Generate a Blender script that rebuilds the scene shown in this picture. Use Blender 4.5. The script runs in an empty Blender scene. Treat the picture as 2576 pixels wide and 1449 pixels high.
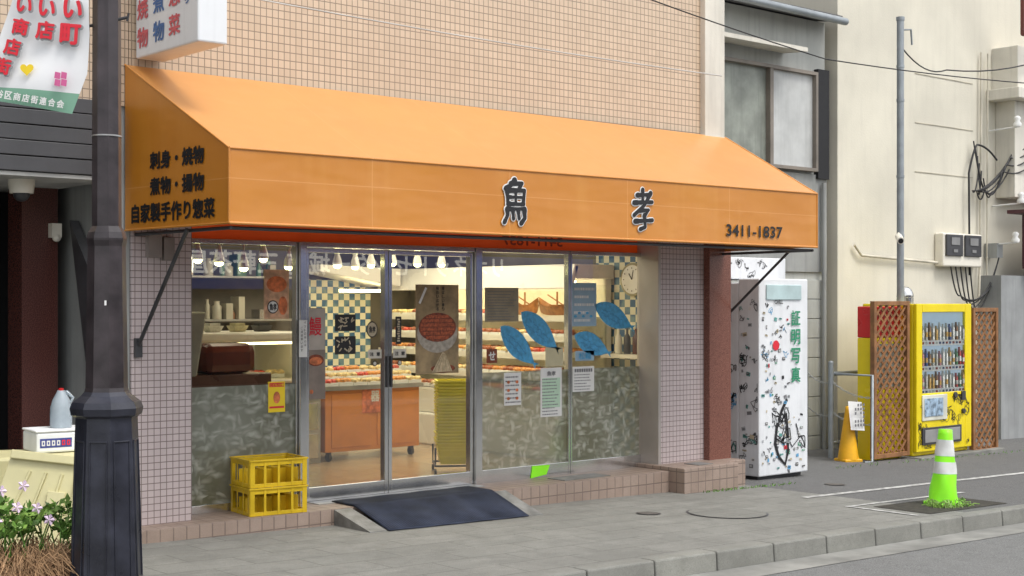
import bpy, math, random
from mathutils import Vector, Matrix
random.seed(7)
R=random.Random(11)
scene=bpy.context.scene
WL={}
XF=1.0; YO=0.0      # shop-front survey correction: x factor and set-back of the glazing line
def link(o): scene.collection.objects.link(o)

# ---------------------------------------------------------------- geometry builder
class B:
    def __init__(s): s.v=[];s.f=[];s.m=[];s.sm=[]
    def add(s,vs,fs,mi=0,smooth=False,M=None):
        n=len(s.v)
        for p in vs:
            p=Vector(p)
            if M: p=M@p
            p.x*=XF; p.y+=YO
            s.v.append(p)
        for q in fs:
            s.f.append([i+n for i in q]); s.m.append(mi); s.sm.append(smooth)
        return s
    def box(s,x0,x1,y0,y1,z0,z1,mi=0,M=None):
        vs=[(x,y,z) for z in (z0,z1) for y in (y0,y1) for x in (x0,x1)]
        return s.add(vs,[(0,2,3,1),(4,5,7,6),(0,1,5,4),(2,6,7,3),(0,4,6,2),(1,3,7,5)],mi,M=M)
    def hexa(s,b,t,mi=0):
        n=len(b)
        return s.add(list(b)+list(t),[tuple(range(n))[::-1],tuple(range(n,2*n))]+[(i,(i+1)%n,n+(i+1)%n,n+i) for i in range(n)],mi)
    def quad(s,pts,mi=0,M=None): return s.add(pts,[tuple(range(len(pts)))],mi,M=M)
    def tube(s,pts,r,n=8,mi=0,caps=True,smooth=True,M=None):
        pts=[Vector(p) for p in pts]
        rs=r if isinstance(r,(list,tuple)) else [r]*len(pts)
        vs=[];up=None
        for i,p in enumerate(pts):
            d=(pts[min(i+1,len(pts)-1)]-pts[max(i-1,0)]).normalized()
            if up is None:
                up=Vector((0,0,1)) if abs(d.z)<.9 else Vector((1,0,0))
            a=d.cross(up)
            if a.length<1e-4: a=d.cross(Vector((0,1,0)))
            a.normalize(); b=a.cross(d).normalized(); up=b
            for k in range(n):
                t=2*math.pi*(k+.5)/n
                vs.append(p+(a*math.cos(t)+b*math.sin(t))*rs[i])
        fs=[]
        for i in range(len(pts)-1):
            for k in range(n):
                fs.append((i*n+k,i*n+(k+1)%n,(i+1)*n+(k+1)%n,(i+1)*n+k))
        s.add(vs,fs,mi,smooth,M=M)
        if caps:
            s.add(vs[:n],[tuple(range(n))],mi,M=M); s.add(vs[-n:],[tuple(range(n))[::-1]],mi,M=M)
        return s
    def sphere(s,c,r,mi=0,sc=(1,1,1),n=12,m=8,M=None):
        vs=[];fs=[]
        for j in range(m+1):
            ph=math.pi*j/m
            for i in range(n):
                th=2*math.pi*i/n
                vs.append((c[0]+r*sc[0]*math.sin(ph)*math.cos(th),c[1]+r*sc[1]*math.sin(ph)*math.sin(th),c[2]+r*sc[2]*math.cos(ph)))
        for j in range(m):
            for i in range(n):
                fs.append((j*n+i,(j+1)*n+i,(j+1)*n+(i+1)%n,j*n+(i+1)%n))
        return s.add(vs,fs,mi,True,M=M)
    def prof(s,c,prof,n=4,rot=math.pi/4,mi=0,smooth=False,M=None):
        vs=[];fs=[]
        for z,r in prof:
            for k in range(n):
                t=rot+2*math.pi*k/n
                vs.append((c[0]+r*math.cos(t),c[1]+r*math.sin(t),c[2]+z))
        for j in range(len(prof)-1):
            for k in range(n):
                fs.append((j*n+k,j*n+(k+1)%n,(j+1)*n+(k+1)%n,(j+1)*n+k))
        s.add(vs,fs,mi,smooth,M=M)
        s.add(vs[:n],[tuple(range(n))[::-1]],mi,M=M); s.add(vs[-n:],[tuple(range(n))],mi,M=M)
        return s
    def ribbon(s,pts,nrm,w,mi=0):
        pts=[Vector(p) for p in pts];nrm=Vector(nrm)
        vs=[]
        for i,p in enumerate(pts):
            d=(pts[min(i+1,len(pts)-1)]-pts[max(i-1,0)])
            if d.length<1e-6: d=Vector((0,0,1))
            a=d.normalized().cross(nrm).normalized()*w*.5
            vs+= [p+a,p-a]
        return s.add(vs,[(2*i,2*i+1,2*i+3,2*i+2) for i in range(len(pts)-1)],mi)
    def obj(s,name,mats,parent=None,loc=None,label=None,cat=None,group=None,kind=None,bevel=0):
        me=bpy.data.meshes.new(name)
        if loc is None: loc=(0,0,0)
        o0=WL[parent.name] if parent else Vector((loc[0]*XF,loc[1]+(YO if cat else 0),loc[2]))
        me.from_pydata([tuple(p-o0) for p in s.v],[],s.f)
        if not isinstance(mats,(list,tuple)): mats=[mats]
        for m in mats: me.materials.append(m)
        me.polygons.foreach_set("material_index",s.m)
        me.polygons.foreach_set("use_smooth",s.sm)
        me.update()
        o=bpy.data.objects.new(name,me); link(o)
        if parent: o.parent=parent
        else: o.location=o0
        WL[o.name]=o0
        tag(o,label,cat,group,kind)
        if bevel:
            bm=o.modifiers.new("bevel","BEVEL"); bm.width=bevel; bm.segments=2; bm.limit_method='ANGLE'; bm.angle_limit=math.radians(50)
        return o
def tag(o,label=None,cat=None,group=None,kind=None):
    if label:o["label"]=label
    if cat:o["category"]=cat
    if group:o["group"]=group
    if kind:o["kind"]=kind
def thing(name,label,cat,loc=(0,0,0),group=None):
    o=bpy.data.objects.new(name,None); o.location=loc; o.empty_display_size=.1; link(o)
    WL[o.name]=Vector(loc); tag(o,label,cat,group); return o
def node(name,parent):
    o=bpy.data.objects.new(name,None); o.parent=parent; link(o); o.empty_display_size=.1
    WL[o.name]=WL[parent.name]; return o
def copy_thing(src,loc,rz=0):
    n=src.copy(); link(n); n.location=loc; n.rotation_euler=(0,0,rz); WL[n.name]=Vector(loc)
    for ch in src.children:
        c=ch.copy(); link(c); c.parent=n
        for g in ch.children:
            d=g.copy(); link(d); d.parent=c
    return n

# ---------------------------------------------------------------- materials
MATS={}
def newmat(name):
    m=bpy.data.materials.new(name); m.use_nodes=True; nt=m.node_tree; nt.nodes.clear()
    out=nt.nodes.new("ShaderNodeOutputMaterial"); p=nt.nodes.new("ShaderNodeBsdfPrincipled")
    nt.links.new(p.outputs[0],out.inputs[0]); return m,nt,p,out
def rgba(c): return (c[0],c[1],c[2],1)
def mixc(nt,fac,a,b,mode='MIX'):
    n=nt.nodes.new("ShaderNodeMix"); n.data_type='RGBA'; n.blend_type=mode
    for sock,val in ((n.inputs[0],fac),(n.inputs[6],a),(n.inputs[7],b)):
        if hasattr(val,"is_output"): nt.links.new(val,sock)
        elif isinstance(val,(int,float)): sock.default_value=val
        else: sock.default_value=rgba(val)
    return n.outputs[2]
def math_n(nt,op,a,b=0.0,c=0.0):
    n=nt.nodes.new("ShaderNodeMath"); n.operation=op
    for i,val in enumerate((a,b,c)):
        if hasattr(val,"is_output"): nt.links.new(val,n.inputs[i])
        else: n.inputs[i].default_value=val
    return n.outputs[0]
def noise(nt,vec,scale,detail=4,rough=.55):
    n=nt.nodes.new("ShaderNodeTexNoise"); n.inputs["Scale"].default_value=scale; n.inputs["Detail"].default_value=detail
    n.inputs["Roughness"].default_value=rough; nt.links.new(vec,n.inputs["Vector"]); return n.outputs["Fac"]
def ramp(nt,fac,a,b,ca=(0,0,0),cb=(1,1,1)):
    n=nt.nodes.new("ShaderNodeValToRGB"); n.color_ramp.elements[0].position=a; n.color_ramp.elements[1].position=b
    n.color_ramp.elements[0].color=rgba(ca); n.color_ramp.elements[1].color=rgba(cb)
    nt.links.new(fac,n.inputs[0]); return n.outputs[0]
def geo(nt): return nt.nodes.new("ShaderNodeNewGeometry")
def scalevec(nt,vec,s):
    n=nt.nodes.new("ShaderNodeVectorMath"); n.operation='MULTIPLY'; nt.links.new(vec,n.inputs[0]); n.inputs[1].default_value=s; return n.outputs[0]
def bump(nt,p,h,strength,dist=.01):
    b=nt.nodes.new("ShaderNodeBump"); b.inputs["Strength"].default_value=strength; b.inputs["Distance"].default_value=dist
    nt.links.new(h,b.inputs["Height"]); nt.links.new(b.outputs[0],p.inputs["Normal"])
def mat(name,col,rough=.6,var=.25,vs=3.0,bmp=.1,bs=60,metal=0,spec=.5,streak=0,emit=None,es=0,trans=0):
    if name in MATS: return MATS[name]
    m,nt,p,out=newmat(name); g=geo(nt); pos=g.outputs["Position"]
    n1=noise(nt,pos,vs,5); dark=tuple(c*(1-var) for c in col); lite=tuple(min(1,c*(1+var*.5)) for c in col)
    c=mixc(nt,ramp(nt,n1,.35,.68),dark,lite)
    if streak:
        sv=scalevec(nt,pos,(9,9,.6)); n2=noise(nt,sv,1.5,4)
        c=mixc(nt,math_n(nt,'MULTIPLY',ramp(nt,n2,.5,.75),streak),c,tuple(x*.45 for x in col))
    nt.links.new(c,p.inputs["Base Color"])
    r=nt.nodes.new("ShaderNodeMapRange"); nt.links.new(n1,r.inputs[0]); r.inputs[3].default_value=max(.02,rough-.12); r.inputs[4].default_value=min(1,rough+.1)
    nt.links.new(r.outputs[0],p.inputs["Roughness"])
    p.inputs["Metallic"].default_value=metal; p.inputs["Specular IOR Level"].default_value=spec
    if bmp: bump(nt,p,noise(nt,pos,bs,3),bmp,.004)
    if emit: p.inputs["Emission Color"].default_value=rgba(emit); p.inputs["Emission Strength"].default_value=es
    if trans: p.inputs["Transmission Weight"].default_value=trans
    MATS[name]=m; return m
def uvw(nt):
    g=geo(nt); sp=nt.nodes.new("ShaderNodeSeparateXYZ"); nt.links.new(g.outputs["Position"],sp.inputs[0])
    sn=nt.nodes.new("ShaderNodeSeparateXYZ"); nt.links.new(g.outputs["True Normal"],sn.inputs[0])
    ax=math_n(nt,'GREATER_THAN',math_n(nt,'ABSOLUTE',sn.outputs[0]),.6); az=math_n(nt,'GREATER_THAN',math_n(nt,'ABSOLUTE',sn.outputs[2]),.6)
    def mx(f,a,b):
        return math_n(nt,'ADD',math_n(nt,'MULTIPLY',a,math_n(nt,'SUBTRACT',1.0,f)),math_n(nt,'MULTIPLY',b,f))
    u=mx(ax,sp.outputs[0],sp.outputs[1]); v=mx(az,sp.outputs[2],sp.outputs[1])
    cb=nt.nodes.new("ShaderNodeCombineXYZ"); nt.links.new(u,cb.inputs[0]); nt.links.new(v,cb.inputs[1])
    return g.outputs["Position"],cb.outputs[0]
def tile(name,c1,c2,grout,w,h,mort,rough=.35,dirt=.25,offset=0,bstr=.6,speck=0,shift=(0,0,0),stain=0):
    m,nt,p,out=newmat(name); pos,uv=uvw(nt)
    ad=nt.nodes.new("ShaderNodeVectorMath"); ad.operation='ADD'; nt.links.new(uv,ad.inputs[0]); ad.inputs[1].default_value=shift
    b=nt.nodes.new("ShaderNodeTexBrick"); b.offset=offset; b.squash=1; nt.links.new(ad.outputs[0],b.inputs["Vector"])
    b.inputs["Scale"].default_value=1; b.inputs["Brick Width"].default_value=w; b.inputs["Row Height"].default_value=h
    b.inputs["Mortar Size"].default_value=mort; b.inputs["Mortar Smooth"].default_value=.1; b.inputs["Bias"].default_value=0
    b.inputs["Color1"].default_value=rgba(c1); b.inputs["Color2"].default_value=rgba(c2); b.inputs["Mortar"].default_value=rgba(grout)
    n=noise(nt,pos,1.3,6,.6); c=mixc(nt,math_n(nt,'MULTIPLY',ramp(nt,n,.42,.75),dirt),b.outputs["Color"],tuple(x*.5 for x in c1))
    if stain:
        n4=noise(nt,pos,5.5,8,.75); c=mixc(nt,math_n(nt,'MULTIPLY',ramp(nt,n4,.48,.62),stain),c,tuple(x*.62 for x in c1))
        n5=noise(nt,scalevec(nt,pos,(1,2.5,1)),2.2,6,.7); c=mixc(nt,math_n(nt,'MULTIPLY',ramp(nt,n5,.52,.70),stain*.8),c,tuple(min(1,x*1.35) for x in c1))
    if speck:
        n3=noise(nt,pos,160,2,.8); c=mixc(nt,math_n(nt,'MULTIPLY',ramp(nt,n3,.45,.65),speck),c,tuple(x*.4 for x in c1))
    nt.links.new(c,p.inputs["Base Color"]); p.inputs["Roughness"].default_value=rough
    inv=math_n(nt,'SUBTRACT',1.0,b.outputs["Fac"])
    h2=math_n(nt,'ADD',inv,math_n(nt,'MULTIPLY',noise(nt,pos,90,2),.25))
    bump(nt,p,h2,bstr,.004); return m
def flat(name,c,rough=.6,em=0):
    return mat(name,c,rough,.06,8,0,emit=c if em else None,es=em)

M_wall=tile("tan_wall_tile",(.63,.49,.355),(.57,.44,.315),(.25,.19,.14),.05,.060,.0036,.4,.16,bstr=.35)
M_pink=tile("pink_wall_tile",(.58,.495,.49),(.54,.46,.455),(.20,.15,.14),.047,.047,.003,.35,.15,bstr=.35)
M_step=tile("step_tile",(.39,.30,.245),(.34,.255,.205),(.19,.14,.115),.098,.098,.005,.5,.45,speck=.3,stain=.3)
M_pave=tile("paving_slab",(.26,.258,.235),(.225,.225,.205),(.12,.12,.105),.60,.30,.005,.85,.5,offset=.5,speck=.6,bstr=.4,stain=.55)
def checker_mat():
    m,nt,p,out=newmat("checker_wall_tile"); pos,uv=uvw(nt)
    ck=nt.nodes.new("ShaderNodeTexChecker"); ck.inputs["Scale"].default_value=13.5
    ad=nt.nodes.new("ShaderNodeVectorMath"); ad.operation='ADD'; nt.links.new(uv,ad.inputs[0]); ad.inputs[1].default_value=(.003,.003,.003)
    nt.links.new(ad.outputs[0],ck.inputs["Vector"]); ck.inputs["Color1"].default_value=(.70,.67,.52,1)
    n=noise(nt,scalevec(nt,pos,(1,1,1)),7,1); c2=mixc(nt,ramp(nt,n,.45,.55),(.05,.13,.26),(.14,.24,.31)); nt.links.new(c2,ck.inputs["Color2"])
    nt.links.new(ck.outputs[0],p.inputs["Base Color"]); p.inputs["Roughness"].default_value=.25
    return m
M_check=checker_mat()
def asphalt(name,c):
    m,nt,p,out=newmat(name); g=geo(nt); pos=g.outputs["Position"]
    n1=noise(nt,pos,110,3,.8); n2=noise(nt,pos,1.1,5); n3=noise(nt,pos,9,5)
    col=mixc(nt,ramp(nt,n1,.35,.68),tuple(x*.45 for x in c),tuple(x*1.7 for x in c))
    col=mixc(nt,math_n(nt,'MULTIPLY',ramp(nt,n2,.4,.7),.35),col,tuple(x*1.25 for x in c))
    col=mixc(nt,math_n(nt,'MULTIPLY',ramp(nt,n3,.5,.75),.3),col,tuple(x*.5 for x in c))
    nt.links.new(col,p.inputs["Base Color"]); p.inputs["Roughness"].default_value=.85
    bump(nt,p,n1,.6,.006); return m
M_road=asphalt("asphalt",(.16,.163,.16)); M_alley=asphalt("alley_asphalt",(.12,.12,.118))
M_kerb=tile("kerb_stone",(.28,.28,.25),(.23,.23,.21),(.05,.05,.04),.6,5.0,.006,.85,.6,speck=.5,stain=.5)
def granite(name,c,d,sc=140,rough=.25):
    m,nt,p,out=newmat(name); g=geo(nt); pos=g.outputs["Position"]
    n=noise(nt,pos,sc,2,.8); col=mixc(nt,ramp(nt,n,.4,.62),d,c); nt.links.new(col,p.inputs["Base Color"]); p.inputs["Roughness"].default_value=rough; return m
M_gran=granite("red_granite",(.28,.12,.085),(.12,.045,.035))
M_grand=granite("dark_red_granite",(.14,.05,.04),(.05,.02,.018))
def awn_mat():
    m,nt,p,out=newmat("orange_canvas"); g=geo(nt); pos=g.outputs["Position"]
    n=noise(nt,pos,1.1,6,.6); sv=scalevec(nt,pos,(5,5,.5)); n2=noise(nt,sv,1.2,4)
    c=mixc(nt,ramp(nt,n,.3,.75),(.53,.190,.011),(.585,.225,.016))
    c=mixc(nt,math_n(nt,'MULTIPLY',ramp(nt,n2,.5,.8),.35),c,(.66,.31,.06))
    n3=noise(nt,pos,4,6,.7); c=mixc(nt,math_n(nt,'MULTIPLY',ramp(nt,n3,.55,.8),.25),c,(.42,.145,.010))
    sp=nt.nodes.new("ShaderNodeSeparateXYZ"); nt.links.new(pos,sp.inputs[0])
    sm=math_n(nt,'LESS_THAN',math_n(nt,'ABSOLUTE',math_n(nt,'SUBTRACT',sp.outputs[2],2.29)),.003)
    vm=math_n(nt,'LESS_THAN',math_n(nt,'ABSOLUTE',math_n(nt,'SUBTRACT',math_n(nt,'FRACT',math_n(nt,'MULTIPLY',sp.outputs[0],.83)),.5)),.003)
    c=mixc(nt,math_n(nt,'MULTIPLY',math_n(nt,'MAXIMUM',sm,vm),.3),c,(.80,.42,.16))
    p.inputs["Roughness"].default_value=.38; p.inputs["Specular IOR Level"].default_value=1.0
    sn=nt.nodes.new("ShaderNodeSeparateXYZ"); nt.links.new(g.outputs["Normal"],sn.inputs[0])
    up=ramp(nt,math_n(nt,'ABSOLUTE',sn.outputs[2]),.4,.8); c3=mixc(nt,math_n(nt,'MULTIPLY',up,.45),c,(.64,.33,.13)); nt.links.new(c3,p.inputs["Base Color"])  # upward faces mixed paler: sheen painted into the canvas colour
    bump(nt,p,noise(nt,scalevec(nt,pos,(1.2,1.2,3)),1.3,2),.3,.03)
    return m
M_awn=awn_mat()
M_awnin=mat("orange_canvas_underside",(.75,.16,.02),.6,.15,2,0,emit=(.9,.12,.01),es=.12)  # slight glow added, standing in for daylight through the canvas
M_header=mat("orange_header",(.80,.10,.01),.5,.2,2,0,emit=(.9,.09,.005),es=.10)  # faint glow put into the panel, where little light reaches
M_black=flat("black_ink",(.012,.012,.014),.5); M_white=flat("white_paint",(.82,.82,.80),.5)
M_steel=mat("stainless_steel",(.70,.70,.69),.18,.12,4,.03,40,metal=.9)
M_steelg=mat("brushed_grey_steel",(.45,.45,.44),.35,.2,4,.05,40,metal=.6)
M_dark=mat("dark_metal",(.05,.05,.055),.45,.3,6)
M_post=mat("aged_black_paint",(.050,.040,.044),.36,.55,5,.25,30,streak=.6)
M_postb=mat("blue_black_paint",(.030,.032,.046),.32,.45,6,.25,40,streak=.3)
M_paper=flat("white_paper",(.76,.76,.74),.8); M_ink=flat("grey_print",(.18,.18,.19),.8)
M_cream=mat("cream_stucco",(.67,.635,.53),.85,.12,.9,.6,45,streak=.09)
M_creamw=mat("off_white_stucco",(.68,.65,.57),.85,.14,1.5,.5,60,streak=.3)
M_grey=mat("weathered_grey_siding",(.44,.45,.42),.75,.18,1.4,.2,60,streak=.35)
M_greyd=mat("dark_grey_render",(.33,.34,.33),.8,.22,1.5,.2,60,streak=.45)
M_fascia=mat("charcoal_fascia",(.065,.065,.07),.45,.2,2,.05,40,streak=.2)
M_void=flat("dark_recess",(.012,.012,.014),.7)
M_floor=tile("shop_floor_tile",(.42,.30,.18),(.40,.28,.17),(.3,.22,.13),.3,.3,.004,.2,.3)
M_ceil=mat("shop_ceiling",(.12,.10,.085),.8,.1,2,.05)
M_enamel=mat("cream_enamel",(.80,.76,.66),.3,.06,2,0)
M_warm=mat("warm_light_tube",(1,.9,.65),.5,0,1,0,emit=(1,.84,.52),es=14)
M_bulb=mat("glowing_bulb",(1,.95,.5),.5,0,1,0,emit=(1,.93,.40),es=16)
M_orwood=mat("orange_laminate",(.66,.25,.04),.35,.15,3,.05)
M_yellow=mat("yellow_plastic",(.74,.50,.015),.38,.22,5,.1,30,streak=.3)
M_ylime=mat("lime_yellow_plastic",(.82,.74,.03),.4,.08,5,0)
M_vend=mat("yellow_vending_paint",(.84,.66,.01),.25,.08,4,0)
M_red=mat("red_paint",(.60,.02,.02),.3,.1,4,0)
M_mat=mat("navy_rubber",(.034,.042,.068),.85,.35,6,.5,120,spec=.25)
M_plate=mat("galvanised_plate",(.25,.25,.24),.6,.35,9,.6,60,metal=.2)
M_wood=mat("lattice_wood",(.28,.13,.05),.65,.35,9,.2,50)
M_galv=mat("galvanised_pipe",(.32,.35,.37),.5,.2,5,.1,40,metal=.4)
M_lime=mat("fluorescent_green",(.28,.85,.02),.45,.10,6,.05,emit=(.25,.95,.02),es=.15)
M_reflw=mat("reflective_white",(.72,.74,.72),.4,.12,9,.05)
M_orcone=mat("amber_cone",(.82,.42,.01),.45,.15,6,.05)
M_boothw=mat("booth_white_enamel",(.77,.79,.81),.4,.08,3,.1,30,streak=.2)
M_blue=mat("blue_vinyl",(.07,.36,.64),.5,.25,30,0)
M_bluel=flat("pale_blue_print",(.30,.44,.56),.6)
M_green=flat("green_print",(.03,.27,.14),.6)
M_redink=flat("red_print",(.70,.02,.04),.6)
M_pinkink=flat("pink_print",(.62,.12,.30),.6)
M_beige=flat("beige_print",(.55,.47,.33),.7)
M_brown=mat("grilled_brown",(.25,.05,.015),.45,.6,60,.2,80)
M_bowl=flat("bowl_cream",(.66,.62,.53),.4)
M_goldp=mat("gold_poster",(.36,.26,.135),.6,.4,9,0)
M_tan=mat("faded_tan_paper",(.34,.29,.20),.7,.2,9,0)
M_yelp=flat("yellow_poster",(.88,.64,.02),.6)
M_orp=mat("orange_food_print",(.72,.20,.07),.6,.5,22,0)
M_foam=mat("white_foam",(.80,.82,.82),.7,.06,10,.2,120)
M_tub=mat("cream_plastic_tub",(.70,.65,.36),.45,.12,4,.05)
M_leaf=mat("leaf_green",(.12,.26,.04),.5,.5,20,0)
M_leaf2=mat("leaf_light_green",(.25,.42,.085),.5,.4,20,0)
M_petal=flat("pale_pink_petal",(.80,.62,.80),.6)
M_straw=mat("dry_stem",(.38,.23,.12),.8,.5,30,0)
def glass_mat(name,tint=(.93,.96,.94),refl=1.0,base=.05):
    m=bpy.data.materials.new(name); m.use_nodes=True; nt=m.node_tree; nt.nodes.clear()
    out=nt.nodes.new("ShaderNodeOutputMaterial"); t=nt.nodes.new("ShaderNodeBsdfTransparent"); t.inputs[0].default_value=rgba(tint)
    gl=nt.nodes.new("ShaderNodeBsdfGlossy"); gl.inputs["Roughness"].default_value=.0; fr=nt.nodes.new("ShaderNodeFresnel"); fr.inputs[0].default_value=1.5
    f=math_n(nt,'ADD',math_n(nt,'MULTIPLY',fr.outputs[0],refl),base)
    mx=nt.nodes.new("ShaderNodeMixShader"); nt.links.new(f,mx.inputs[0]); nt.links.new(t.outputs[0],mx.inputs[1]); nt.links.new(gl.outputs[0],mx.inputs[2]); nt.links.new(mx.outputs[0],out.inputs[0]); return m
M_glass=glass_mat("window_glass",(.82,.87,.83),refl=2.0,base=.08)
M_vglass=glass_mat("machine_glass",refl=1.0,base=.02)
def film_mat():
    m,nt,p,out=newmat("frosted_film"); pos,uv=uvw(nt)
    nz=nt.nodes.new("ShaderNodeTexNoise"); nz.inputs["Scale"].default_value=6; nt.links.new(uv,nz.inputs["Vector"])
    wv=nt.nodes.new("ShaderNodeVectorMath"); wv.operation='MULTIPLY_ADD'; nt.links.new(nz.outputs["Color"],wv.inputs[0]); wv.inputs[1].default_value=(.12,.12,0); nt.links.new(uv,wv.inputs[2])
    def layer(rot,sc,seed):
        mp=nt.nodes.new("ShaderNodeMapping"); nt.links.new(wv.outputs[0],mp.inputs[0]); mp.inputs["Rotation"].default_value=(0,0,rot); mp.inputs["Scale"].default_value=sc; mp.inputs["Location"].default_value=(seed,seed,0)
        v=nt.nodes.new("ShaderNodeTexVoronoi"); v.inputs["Scale"].default_value=1; nt.links.new(mp.outputs[0],v.inputs["Vector"])
        s=nt.nodes.new("ShaderNodeSeparateXYZ"); nt.links.new(v.outputs["Color"],s.inputs[0])
        return s.outputs[0],v.outputs["Distance"]
    val=None
    for rot,sc,seed in ((.6,(9,24,1),0),(-.9,(24,9,1),5),(1.4,(10,26,1),11)):
        a1,d1=layer(rot,sc,seed)
        l=math_n(nt,'MULTIPLY',ramp(nt,a1,.35,.85),ramp(nt,d1,.15,.6,(1,1,1),(0,0,0)))
        val=l if val is None else math_n(nt,'MAXIMUM',val,l)
    big=noise(nt,pos,1.6,3); ground=mixc(nt,ramp(nt,big,.35,.68),(.125,.135,.085),(.24,.26,.21))
    c=mixc(nt,math_n(nt,'MULTIPLY',val,.72),ground,(.54,.57,.50))
    nt.links.new(c,p.inputs["Base Color"]); p.inputs["Roughness"].default_value=.3; p.inputs["Coat Weight"].default_value=.9; p.inputs["Coat Roughness"].default_value=.02
    tr=nt.nodes.new("ShaderNodeBsdfTransparent"); mx=nt.nodes.new("ShaderNodeMixShader"); mx.inputs[0].default_value=.82
    nt.links.new(tr.outputs[0],mx.inputs[1]); nt.links.new(p.outputs[0],mx.inputs[2]); nt.links.new(mx.outputs[0],out.inputs[0]); return m
M_film=film_mat()

# ---------------------------------------------------------------- text (bold made by overprinting shifted copies)
GC={}
def glyphs(s,shear):
    if (s,shear) in GC: return GC[(s,shear)]
    cu=bpy.data.curves.new("t",'FONT'); cu.body=s; cu.size=1; cu.align_x='CENTER'; cu.shear=shear; cu.resolution_u=3
    o=bpy.data.objects.new("t",cu); link(o)
    dg=bpy.context.evaluated_depsgraph_get(); dg.update()
    me=bpy.data.meshes.new_from_object(o.evaluated_get(dg))
    bpy.data.objects.remove(o)
    r=([(v.co.x,v.co.y) for v in me.vertices],[tuple(p.vertices) for p in me.polygons]); bpy.data.meshes.remove(me)
    GC[(s,shear)]=r; return r
def text(s,parent,c,xd,yd,w,h,m,off=0.0,name="lettering",lift=0.0,shear=0.0):
    vs,fs=glyphs(s,shear)
    if not vs: return None
    xs=[v[0] for v in vs]; ys=[v[1] for v in vs]
    x0,x1,y0,y1=min(xs),max(xs),min(ys),max(ys)
    sx=w/(x1-x0); sy=(h/(y1-y0)) if h else sx
    X=Vector(xd);Y=Vector(yd);N=X.cross(Y); c=Vector(c); c.x*=XF; c.y+=YO
    C=c-WL[parent.name]
    sh=[(0,0)]
    if off>=.008:
        k=8 if off<.06 else 12
        sh+=[(off*math.cos(2*math.pi*i/k),off*math.sin(2*math.pi*i/k)) for i in range(k)]
        if off>.06: sh+=[(off*.55*math.cos(2*math.pi*(i+.5)/k),off*.55*math.sin(2*math.pi*(i+.5)/k)) for i in range(k)]
    V=[];F=[]
    em=(abs(sx)+abs(sy))/2
    for j,(dx,dy) in enumerate(sh):
        n=len(V)
        for a,b_ in vs:
            V.append(tuple(C+X*((a-(x0+x1)/2)*sx+dx*em)+Y*((b_-(y0+y1)/2)*sy+dy*em)+N*(lift+j*.00012)))
        F+=[tuple(i+n for i in f_) for f_ in fs]
    me=bpy.data.meshes.new(name); me.from_pydata(V,[],F); me.materials.append(m)
    o=bpy.data.objects.new(name,me); link(o); o.parent=parent; WL[o.name]=WL[parent.name]
    return o
FX,FZ=(1,0,0),(0,0,1)
LX=(0,-1,0)

def gz(x): return -.11-.02*(x-5.4)

# ================================================================ ground
def sheet(name,x0,x1,y0,y1,dz,m,lab=None):
    b=B(); b.quad([(x0,y0,gz(x0)+dz),(x1,y0,gz(x1)+dz),(x1,y1,gz(x1)+dz),(x0,y1,gz(x0)+dz)]); return b.obj(name,m,kind="structure")
b=B(); b.quad([(-300,-300,-3.2),(300,-300,-3.2),(300,300,-3.2),(-300,300,-3.2)]); b.obj("ground",M_alley,kind="structure")
KY=-3.05
sheet("pavement",-14,10.45,KY,.0,0,M_pave)
sheet("alley_ground",10.45,40,KY,8,0.0,M_alley)
sheet("road",-14,40,-13.2,KY-.15,-.125,M_road)
sheet("opposite_pavement",-14,40,-16,-13.2,-.02,M_pave)
bb=B()
for i in range(90):
    x=-12+i*.6
    bb.hexa([(x+.004,KY-.15,gz(x)-.2),(x+.594,KY-.15,gz(x+.6)-.2),(x+.594,KY-.002,gz(x+.6)-.2),(x+.004,KY-.002,gz(x)-.2)],
            [(x+.004,KY-.135,gz(x)+.004),(x+.594,KY-.135,gz(x+.6)+.004),(x+.594,KY-.002,gz(x+.6)+.004),(x+.004,KY-.002,gz(x)+.004)])
bb.obj("kerb",M_kerb,kind="structure",bevel=.012)
M_gut=mat("concrete_gutter",(.26,.26,.24),.85,.3,3,.5,90)
sheet("gutter",-14,40,KY-.45,KY-.15,-.121,M_gut)
M_line=mat("worn_white_line",(.50,.50,.48),.8,.5,14,.3,90)
b=B()
for (x0,x1) in [(10.1,12.3),(12.5,16),(16.2,22)]:
    b.quad([(x0,-1.72,gz(x0)+.005),(x1,-1.72,gz(x1)+.005),(x1,-1.64,gz(x1)+.005),(x0,-1.64,gz(x0)+.005)])
for (x0,x1,y0,y1) in [(9.9,11.7,-2.3,-2.25),(9.9,9.95,-2.95,-2.3)]:
    b.quad([(x0,y0,gz(x0)+.005),(x1,y0,gz(x1)+.005),(x1,y1,gz(x1)+.005),(x0,y1,gz(x0)+.005)])
b.obj("painted_line",M_line,kind="structure")
b=B(); M_soil=mat("dark_soil",(.05,.045,.035),.95,.5,20,.8,60)
b.quad([(10.1,-2.95,gz(10.1)+.004),(11.3,-2.95,gz(11.3)+.004),(11.3,-2.4,gz(11.3)+.004),(10.1,-2.4,gz(10.1)+.004)])
b.obj("planting_pit",M_soil,kind="structure")
def disc(cx,cy,r,nm,lab,m):
    b=B(); n=32; z=gz(cx)
    b.add([(cx+r*math.cos(2*math.pi*k/n),cy+r*math.sin(2*math.pi*k/n),gz(cx+r*math.cos(2*math.pi*k/n))+.003) for k in range(n)],[tuple(range(n))],0)
    q=.95 if r>.2 else .85
    b.add([(cx+r*q*math.cos(2*math.pi*k/n),cy+r*q*math.sin(2*math.pi*k/n),gz(cx+r*q*math.cos(2*math.pi*k/n))+.006) for k in range(n)],[tuple(range(n))],1)
    b.obj(nm,[M_dark,m],loc=(cx,cy,z),label=lab,cat="manhole cover")
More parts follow.
